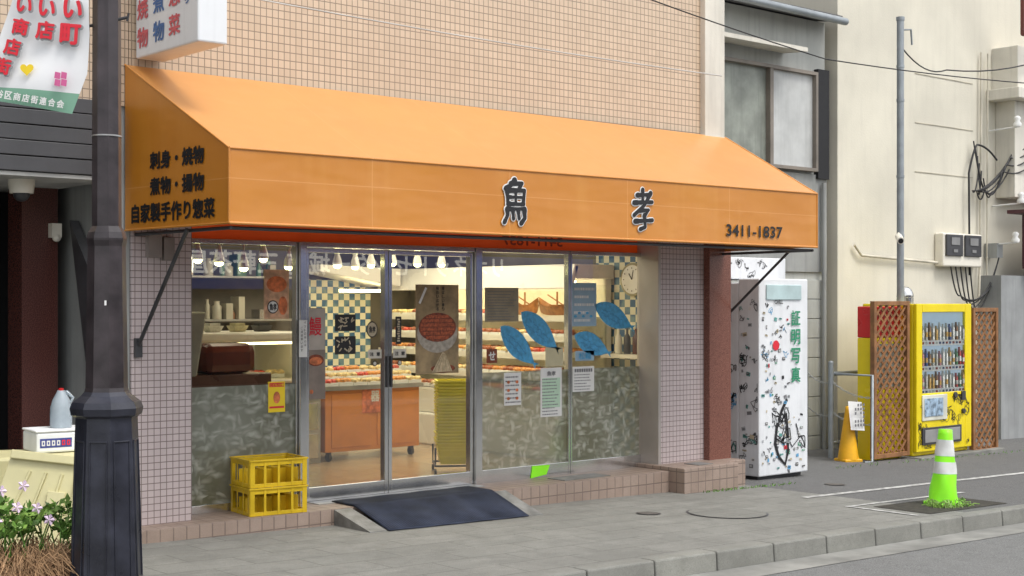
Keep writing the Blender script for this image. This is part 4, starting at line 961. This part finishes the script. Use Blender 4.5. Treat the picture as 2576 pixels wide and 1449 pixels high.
b=B(); b.box(17.9,18.05,1.0,1.19,2.15,2.35); b.obj("junction_box",M_greyd,loc=(17.9,1.1,2.15),label="grey junction box under the cables",cat="electrical box")
pp_=thing("pipe_pole","tall galvanised pipe pole beside the vending machine","pole",(14.38,.2,gz(14.4)))
b=B(); b.tube([(14.38,.2,gz(14.4)),(14.38,.2,4.86)],.042,14); b.tube([(14.38,.2,4.86),(14.38,.2,4.90)],.05,14)
for z in (3.9,3.0,2.3,4.3): b.tube([(14.38,.2,z),(14.38,.2,z+.03)],.047,14)
b.tube([(14.38,.2,4.75),(14.60,.2,4.78),(14.62,.2,4.6)],.012,6); b.obj("pipe",M_galv,pp_)
cc=thing("security_camera","small white bullet camera on the pipe pole","security camera",(14.25,.1,2.2))
b=B(); b.tube([(14.30,.17,2.30),(14.12,.02,2.24)],.042,12); b.obj("housing",M_enamel,cc); b=B(); b.tube([(14.34,.2,2.34),(14.28,.14,2.31)],.015,6); b.obj("bracket",M_enamel,cc); b=B(); b.tube([(14.12,.02,2.24),(14.115,.015,2.238)],.03,12); b.obj("lens",M_black,cc)

# ================================================================ lattice panels
def lattice(x0,x1,y,z0,z1,lab):
    t=thing("lattice_panel",lab,"lattice screen",((x0+x1)/2,y,z0),group="lattice screens")
    b=B(); b.box(x0,x0+.05,y-.03,y+.03,z0,z1); b.box(x1-.05,x1,y-.03,y+.03,z0,z1); b.box(x0+.05,x1-.05,y-.03,y+.03,z1-.05,z1); b.box(x0+.05,x1-.05,y-.03,y+.03,z0,z0+.05); b.obj("frame",M_wood,t,bevel=.004)
    a0,a1,c0,c1=x0+.05,x1-.05,z0+.05,z1-.05; b=B(); W=a1-a0;H=c1-c0; st=.12
    for sgn,yy in ((1,y-.008),(-1,y+.008)):
        k=-H
        while k<W+H:
            xa=a0+k; xb=xa+sgn*H; za,zb=c0,c1
            dx=xb-xa; ta=(a0-xa)/dx;tb=(a1-xa)/dx
            if ta>tb: ta,tb=tb,ta
            t0=max(0,ta);t1=min(1,tb)
            if t1-t0>.02:
                A=Vector((xa+dx*t0,yy,za+(zb-za)*t0));C=Vector((xa+dx*t1,yy,za+(zb-za)*t1))
                d=(C-A).normalized(); n_=Vector((-d.z,0,d.x))*.013; e=Vector((0,.006,0))
                b.hexa([A-n_-e,A+n_-e,A+n_+e,A-n_+e],[C-n_-e,C+n_-e,C+n_+e,C-n_+e])
            k+=st
    b.obj("slats",M_wood,t)
lattice(13.50,14.20,-.02,gz(13.8)+.03,1.54,"brown wooden lattice screen in front of the red machine")
lattice(15.46,16.03,-.08,gz(15.8),1.46,"brown wooden lattice screen beside the yellow machine")

# ================================================================ graffiti helper
def squig(b,o,u,v,n,w,h,sz,wd,mi,seed):
    r=random.Random(seed); o=Vector(o);u=Vector(u);v=Vector(v);n=Vector(n)
    cx=r.uniform(0,w);cy=r.uniform(0,h); a=[r.uniform(-1,1) for _ in range(8)]
    P=[]
    for i in range(26):
        t=i/25*5.6
        x=cx+sz*(.5*math.sin(t+a[0]*3)+.35*math.sin(2.3*t+a[1]*5)+.25*math.sin(4.1*t+a[2]*4)+.12*t*a[7])
        y=cy+sz*(.4*math.cos(t*1.3+a[3]*3)+.35*math.sin(3.1*t+a[4]*5)+.2*math.cos(5.2*t+a[5]*4))
        x=min(max(x,.01),w-.01); y=min(max(y,.01),h-.01)
        P.append(o+u*x+v*y+n*(.003+.0004*(seed%5)))
    b.ribbon(P,n,wd,mi)
def stickers(b,o,u,v,n,w,h,cnt,mis,seed,s0=.02,s1=.06):
    r=random.Random(seed); o=Vector(o);u=Vector(u);v=Vector(v);n=Vector(n)
    for k in range(cnt):
        x=r.uniform(.02,w-.08);y=r.uniform(.04,h-.08);a=r.uniform(s0,s1);c=r.uniform(s0,s1)*.7;t=r.uniform(-.25,.25)
        q=[(x,y),(x+a,y+a*t),(x+a-c*t,y+a*t+c),(x-c*t,y+c)]
        mi=r.choice(mis)
        b.add([o+u*p[0]+v*p[1]+n*(.0045+.0003*(k%9)) for p in q],[(0,1,2,3)],mi)
        if r.random()<.7:
            for (ya,yb) in ((.3,.45),(.6,.75)):
                q=[(x+a*.15,y+c*ya),(x+a*.8,y+c*ya),(x+a*.8,y+c*yb),(x+a*.15,y+c*yb)]
                b.add([o+u*p[0]+v*p[1]+n*(.0082) for p in q],[(0,1,2,3)],3 if mi in (0,1,5) else 0)
GM=[M_black,M_ink,flat("sky_blue_spray",(.12,.36,.60)),M_paper,M_redink,M_green,flat("dull_teal",(.12,.33,.30)),M_pinkink,M_beige,flat("pale_grey_sticker",(.45,.47,.49))]
bo=thing("photo_booth","white photo booth covered in graffiti and stickers","photo booth",(11.2,-.1,gz(11.2)))
z0=gz(11.2)+.04
b=B(); b.box(10.85,11.62,-.56,-.30,z0,1.76); b.obj("cabinet",M_boothw,bo,bevel=.012)
b=B(); b.box(10.852,11.60,-.298,.9,z0,1.72); b.box(10.80,11.72,-.2,1.0,1.76,1.98); b.obj("body",M_boothw,bo,bevel=.01)
b=B(); b.box(10.95,11.50,-.575,-.561,1.55,1.70); b.obj("header_panel",mat("pale_aqua",(.48,.62,.63),.4),bo,bevel=.01)
b=B(); b.box(10.9,11.58,-.5,.8,gz(11.2)-.0,z0); b.obj("plinth",M_dark,bo)
for i,ch in enumerate("証明写真"): text(ch,bo,(11.41,-.562,1.37-i*.19),FX,FZ,.14,.15,M_green,.02,"lettering",.010)
text("CHILL",bo,(11.14,-.562,1.53),FX,FZ,.13,.04,M_black,.02,"lettering",.010)
text("ECY",bo,(10.848,-.38,.98),LX,FZ,.10,.05,M_black,.02,"lettering",.010)
b=B()
o_=(10.86,-.56,z0)
for k in range(26): squig(b,o_,(1,0,0),(0,0,1),(0,-1,0),.47,1.75,R.uniform(.02,.05),R.uniform(.004,.007),R.choice([0,0,0,1,2]),k+3)
for k in range(5): squig(b,(10.90,-.56,z0+.2),(1,0,0),(0,0,1),(0,-1,0),.68,.6,.11,.011,0,k+60)
Vv=lambda x,z:(x,-.5665,z)
b.ribbon([Vv(11.28,.56),Vv(11.20,.46),Vv(11.12,.30),Vv(11.09,.13),Vv(11.15,-.01),Vv(11.25,-.09),Vv(11.29,.03),Vv(11.29,.22),Vv(11.26,.42)],(0,-1,0),.036,0)
b.ribbon([Vv(11.10,.18),Vv(11.22,.12),Vv(11.34,.16),Vv(11.32,.27),Vv(11.24,.24),Vv(11.36,.08),Vv(11.48,.17),Vv(11.42,.31)],(0,-1,0),.015,0)
stickers(b,o_,(1,0,0),(0,0,1),(0,-1,0),.52,1.7,95,[0,1,2,3,9,9,9,6,1,8,9,0,4,5],5,.015,.055)
stickers(b,(11.2,-.56,z0),(1,0,0),(0,0,1),(0,-1,0),.42,.7,26,[0,1,2,3,9,5,1,8],15,.015,.05)
ell(b,11.10,1.10,.05,.05,-.570,4)
for k in range(20): squig(b,(10.849,-.31,z0),(0,-1,0),(0,0,1),(-1,0,0),.24,1.9,R.uniform(.03,.07),R.uniform(.005,.010),R.choice([0,0,0,1,6]),k+100)
for k in range(36): squig(b,(10.851,.3,z0),(0,-1,0),(0,0,1),(-1,0,0),.58,1.1,R.uniform(.05,.14),R.uniform(.006,.012),R.choice([0,0,0,1,2,2,6]),k+200)
stickers(b,(10.849,-.31,z0),(0,-1,0),(0,0,1),(-1,0,0),.24,1.8,22,[9,1,3,8,6],9)
stickers(b,(10.851,.3,z0+.3),(0,-1,0),(0,0,1),(-1,0,0),.58,1.5,36,[9,1,3,8,6],19)
for k in range(8): squig(b,(10.798,.3,1.77),(0,-1,0),(0,0,1),(-1,0,0),.48,.2,.04,.005,0,k+400)
for k in range(8): squig(b,(10.82,-.2,1.77),(1,0,0),(0,0,1),(0,-1,0),.85,.2,.05,.005,0,k+420)
b.obj("graffiti",GM,bo)

# ================================================================ yellow vending machine
vm=thing("vending_machine","yellow drinks vending machine with lit display and graffiti","vending machine",(14.85,.3,gz(14.85)))
X0,X1,Y0=14.26,15.43,-.07; g0=gz(14.85)+.03; T=1.51
b=B(); b.box(X0,X1,Y0+.02,Y0+.72,g0,T)
b.obj("cabinet",M_vend,vm,bevel=.015)
b=B()
b.box(X0,X0+.12,Y0-.03,Y0+.018,g0+.05,T); b.box(X1-.14,X1,Y0-.03,Y0+.018,g0+.05,T); b.box(X0+.12,X1-.14,Y0-.03,Y0+.018,T-.10,T); b.box(X0+.12,X1-.14,Y0-.03,Y0+.018,g0+.05,.46)
b.obj("door",M_vend,vm,bevel=.008)
b=B(); b.box(X0+.12,X1-.14,Y0+.006,Y0+.018,.46,T-.10); b.obj("display_back",mat("display_back",(.45,.60,.74),.4,.1,3,0,emit=(.7,.82,.95),es=.25),vm)
b=B(); b.quad([(X0+.12,Y0-.022,.46),(X1-.14,Y0-.022,.46),(X1-.14,Y0-.022,T-.10),(X0+.12,Y0-.022,T-.10)]); b.obj("glass",M_vglass,vm)
b=B()
for z in (1.10,.80,.53):
    b.box(X0+.12,X1-.14,Y0-.012,Y0+.005,z-.085,z-.02,0)
b.obj("shelf",mat("vend_shelf_white",(.8,.8,.78),.4,.05,3,0,emit=(.9,.9,.9),es=.15),vm)
cols=[(.40,.05,.04),(.08,.22,.1),(.5,.32,.10),(.45,.45,.40),(.06,.1,.26),(.20,.1,.04),(.42,.20,.22),(.7,.7,.65)]
cmats=[mat("drink_%s"%"abcdefgh"[i],c,.3,.3,60,0) for i,c in enumerate(cols)]
b=B()
for z in (1.10,.80,.53):
    for i in range(13):
        x=X0+.155+i*.0715; hh=R.choice((.17,.19,.20,.21)); k=R.randrange(8)
        b.prof((x,Y0-.0,z-.02),[(0,.027),(hh*.7,.027),(hh*.88,.014),(hh,.013)],8,0,k,True); b.prof((x,Y0-.0005,z+hh*.2-.02),[(0,.0282),(hh*.28,.0282)],8,0,R.choice((7,3,2)))
        b.box(x-.020,x+.020,Y0-.016,Y0-.0125,z-.065,z-.040,R.choice((0,4,7)))
b.obj("drink_sample",cmats,vm)
b=B(); b.box(X0+.10,X0+.62,Y0-.045,Y0-.031,.14,.44); b.obj("order_panel",mat("panel_cream",(.72,.72,.62),.4),vm,bevel=.006)
b=B(); b.box(X0+.14,X0+.52,Y0-.052,Y0-.046,.19,.40); b.obj("screen",mat("panel_pic",(.35,.48,.62),.3,.6,20,0),vm)
b=B(); b.tube([(X0+.80,Y0-.05,.42),(X0+.80,Y0-.031,.42)],.035,14); b.box(X0+.94,X0+1.02,Y0-.045,Y0-.031,.35,.46); b.tube([(X0+.97,Y0-.06,.22),(X0+.97,Y0-.031,.22)],.03,12); b.obj("coin_panel",M_dark,vm)
b=B(); b.box(X0+.10,X0+.92,Y0-.05,Y0-.031,-.14,.06); b.box(X0+.14,X0+.88,Y0-.056,Y0-.051,-.115,.035,1); b.obj("dispensing_hatch",[M_dark,M_steelg],vm,bevel=.006)
b=B()
for k in range(26): squig(b,(X0+.02,Y0-.031,g0+.08),(1,0,0),(0,0,1),(0,-1,0),1.1,.62,R.uniform(.05,.12),R.uniform(.005,.008),0,k+500)
for k in range(14): squig(b,(X0-.001,.5,g0+.05),(0,-1,0),(0,0,1),(-1,0,0),.5,1.5,R.uniform(.05,.12),R.uniform(.005,.010),R.choice([0,2]),k+550)
b.obj("graffiti",GM,vm)
b=B(); b.sphere((14.55,.25,1.60),.10,0,(1,1,1.2)); b.tube([(14.55,.25,1.5),(14.55,.25,1.58)],.10,14); b.obj("beacon_dome",M_steel,vm)
b=B(); b.box(X0-.05,X1+.6,-.2,.75,gz(15)-.05,gz(15)+.03); b.obj("machine_base",mat("base_concrete",(.22,.22,.2),.9,.3,4,.4),loc=(14.9,.3,gz(15)),label="low concrete slab under the vending machines",cat="slab",bevel=.01)
rm=thing("vending_machine","red and yellow vending machine standing behind the lattice","vending machine",(13.95,.2,gz(14)))
b=B(); b.box(13.58,14.2,.06,.24,gz(14),1.12,1); b.box(13.58,14.2,.06,.24,1.123,1.48,0); b.obj("cabinet",[M_red,M_vend],rm,bevel=.012)
b=B(); b.box(13.64,14.14,.045,.059,.55,1.05,0); b.obj("display",mat("vend_display",(.4,.42,.35),.3,.6,16,0),rm)

# ================================================================ railing, cones
def post(x,y,lab,h=1.1):
    t=gz(x); b=B(); b.tube([(x,y,t),(x,y,t+h)],.032,12); b.sphere((x,y,t+h),.033,0,(1,1,.7)); return b.obj("bollard",M_galv,loc=(x,y,t),label=lab,cat="bollard",group="steel posts in the alley")
post(13.44,.5,"galvanised steel post joined to a rail"); post(13.49,.90,"galvanised steel post holding the chain")
b=B(); b.tube([(13.44,.5,.70),(14.2,.5,.70)],.025,10); b.tube([(13.44,.5,-.1),(14.2,.5,-.1)],.02,8); b.obj("rail",M_galv,loc=(13.8,.5,.7),label="horizontal steel rail between posts",cat="rail")
b=B(); b.tube([(13.30,-.05,gz(13.3)),(13.46,-.05,gz(13.3)),(13.46,-.05,.70),(13.49,.5,.70)],.018,8); b.obj("rail",M_galv,loc=(13.4,0,.4),label="thin bent steel pipe barrier beside lattice",cat="rail")
def chain(a,c,sag,lab):
    b=B(); a=Vector(a);c=Vector(c);n=int((c-a).length/.045)
    for i in range(n):
        t=i/n;p=a.lerp(c,t);p.z-=sag*4*t*(1-t); q=a.lerp(c,(i+1)/n); q.z-=sag*4*((i+1)/n)*(1-(i+1)/n)
        o=Vector((0,.008,0)) if i%2 else Vector((0,0,.008)); b.tube([p-o,q-o],.004,5); b.tube([p+o,q+o],.004,5)
    b.obj("chain",mat("chain_grey",(.45,.46,.45),.5),loc=tuple(a),label=lab,cat="chain",group="chains in the alley")
for (za,zb) in ((.6,.45),(.25,.15)): chain((13.44,.47,za),(13.46,-.05,zb),.05,"sagging pale chain between alley posts")
for (za,zb) in ((.7,.6),(.3,.22)): chain((13.49,.87,za),(13.44,.53,zb),.04,"sagging pale chain between alley posts")
def cone(x,y,h,m,bands,lab,r0,r1,lean=0,crush=0):
    t=thing("traffic_cone",lab,"traffic cone",(x,y,gz(x)))
    z=gz(x)
    Ml=Matrix.Translation((x,y,z))@Matrix.Rotation(lean,4,'Y')@Matrix.Translation((-x,-y,-z))
    b=B(); b.prof((x,y,z),[(0,r0*1.35),(.02,r0*1.35),(.03,r0*1.25)],4,math.radians(45-20)); b.obj("base",m,t,bevel=.005)
    rr=lambda q:r0*(1-q)+r1*q
    def shell(qs,add):
        vs=[];fs=[];n=28
        for q in qs:
            for k in range(n):
                a=2*math.pi*k/n; r=(rr(q)+add)*(1+crush*(math.sin(3*a+9*q)*.5+math.sin(5*a-14*q)*.3))
                vs.append((x+r*math.cos(a),y+r*math.sin(a),z+.02+h*q))
        for j in range(len(qs)-1):
            for k in range(n): fs.append((j*n+k,j*n+(k+1)%n,(j+1)*n+(k+1)%n,(j+1)*n+k))
        return vs,fs,n
    b=B(); vs,fs,n=shell([i/16 for i in range(17)],0); fs.append(tuple(range(16*n,17*n))); b.add(vs,fs,0,True,M=Ml); b.obj("body",m,t)
    if bands:
        b=B()
        for q0,q1 in bands:
            vs,fs,n=shell([q0+(q1-q0)*i/4 for i in range(5)],.003); b.add(vs,fs,0,True,M=Ml)
        b.obj("reflective_band",M_reflw,t)
    return t
cone(10.72,-2.68,.63,M_lime,[(.40,.56),(.64,.86)],"fluorescent green traffic cone with white bands near the kerb",.125,.055,.05,.10)
cn=cone(13.30,.16,.60,M_orcone,[],"amber traffic cone wearing a paper notice",.12,.03)
b=B(); b.quad([(13.17,.03,.10),(13.40,.01,.08),(13.40,.05,.40),(13.17,.07,.42)]); b.obj("paper_notice",M_paper,cn)
b=B()
for k in range(4):
    for j in range(6):
        if R.random()<.85: x=13.20+k*.05; zz=.36-j*.045; b.box(x,x+.028,-.002,.0,zz,zz+.03)
b.obj("notice_print",M_ink,cn)
b=B()
for k in range(200):
    a=R.uniform(0,6.28);rr=R.uniform(.08,.20); p=Vector((10.68+rr*math.cos(a)*1.1,-2.74+rr*math.sin(a)*.8,gz(10.7))); q=p+Vector((R.uniform(-.05,.05),R.uniform(-.05,.05),R.uniform(.02,.07))); b.ribbon([p,q,q+Vector((R.uniform(-.04,.04),R.uniform(-.04,.04),-.005))],(-.6,-.7,.2),.007,0)
b.obj("grass",M_leaf2,kind="stuff")
b=B()
for k in range(200):
    x=R.uniform(12.5,17); y=R.choice((-.25,-.3))+R.uniform(-.05,.05)
    if k%2: x=R.uniform(9.6,10.9); y=R.uniform(-.95,-.90)
    p=Vector((x,y,gz(x))); q=p+Vector((R.uniform(-.02,.02),R.uniform(-.02,.02),R.uniform(.01,.025))); b.ribbon([p,q],(-.6,-.7,.2),.006,0)
b.obj("weeds",M_leaf,kind="stuff")

# ================================================================ building across the street (seen in reflections)
ob=thing("opposite_building","shop across the street with blue sign, behind the viewer","building",(15,-16,-.2))
b=B(); b.box(-2,26,-22,-16.02,-.4,4.6); b.obj("wall",mat("opposite_wall",(.30,.29,.27),.8,.2,1),ob)
b=B(); b.box(-2,26,-16.018,-15.95,-.1,1.85); b.obj("shopfront",M_void,ob)
b=B(); b.box(12.0,24,-16.018,-15.85,1.80,2.90); b.obj("fascia_sign",mat("deep_blue_sign",(.03,.08,.36),.4,.05,1,0,emit=(.03,.10,.5),es=.3),ob)  # glow added to sign and letters so their reflection shows in the glass
text("リオネットセンター城南 三軒茶屋店",ob,(16.8,-15.845,2.33),(-1,0,0),FZ,8.6,.46,mat("sign_white_glow",(.9,.9,.9),.5,0,1,0,emit=(1,1,1),es=1.2),.02)

# ================================================================ light, camera
w=bpy.data.worlds.new("World"); scene.world=w; w.use_nodes=True; nt=w.node_tree; bg=nt.nodes["Background"]
sky=nt.nodes.new("ShaderNodeTexSky"); sky.sky_type='NISHITA'; sky.sun_disc=False
EL,AZ=math.radians(60),math.radians(170)
sky.sun_elevation=EL; sky.sun_rotation=AZ; sky.air_density=1.0; sky.dust_density=3
hs=nt.nodes.new("ShaderNodeHueSaturation"); hs.inputs["Saturation"].default_value=.22; hs.inputs["Value"].default_value=1.72
nt.links.new(sky.outputs[0],hs.inputs["Color"]); nt.links.new(hs.outputs[0],bg.inputs[0]); bg.inputs[1].default_value=.15
sd=bpy.data.lights.new("sun",'SUN'); sd.energy=1.5; sd.angle=math.radians(22); sd.color=(1,.96,.90)
so=bpy.data.objects.new("sun",sd); link(so)
dirv=Vector((math.sin(AZ)*math.cos(EL),math.cos(AZ)*math.cos(EL),math.sin(EL)))
so.rotation_euler=dirv.to_track_quat('Z','Y').to_euler()
cam=bpy.data.cameras.new("camera"); co=bpy.data.objects.new("camera",cam); link(co)
cam.lens=49.6; cam.sensor_width=36; cam.clip_end=1000; cam.shift_y=.01456
co.location=(0,-9.43,1.52); co.rotation_euler=(math.radians(90),0,math.radians(-40.8)); scene.camera=co
scene.view_settings.view_transform='Standard'; scene.view_settings.look='None'; scene.view_settings.exposure=0
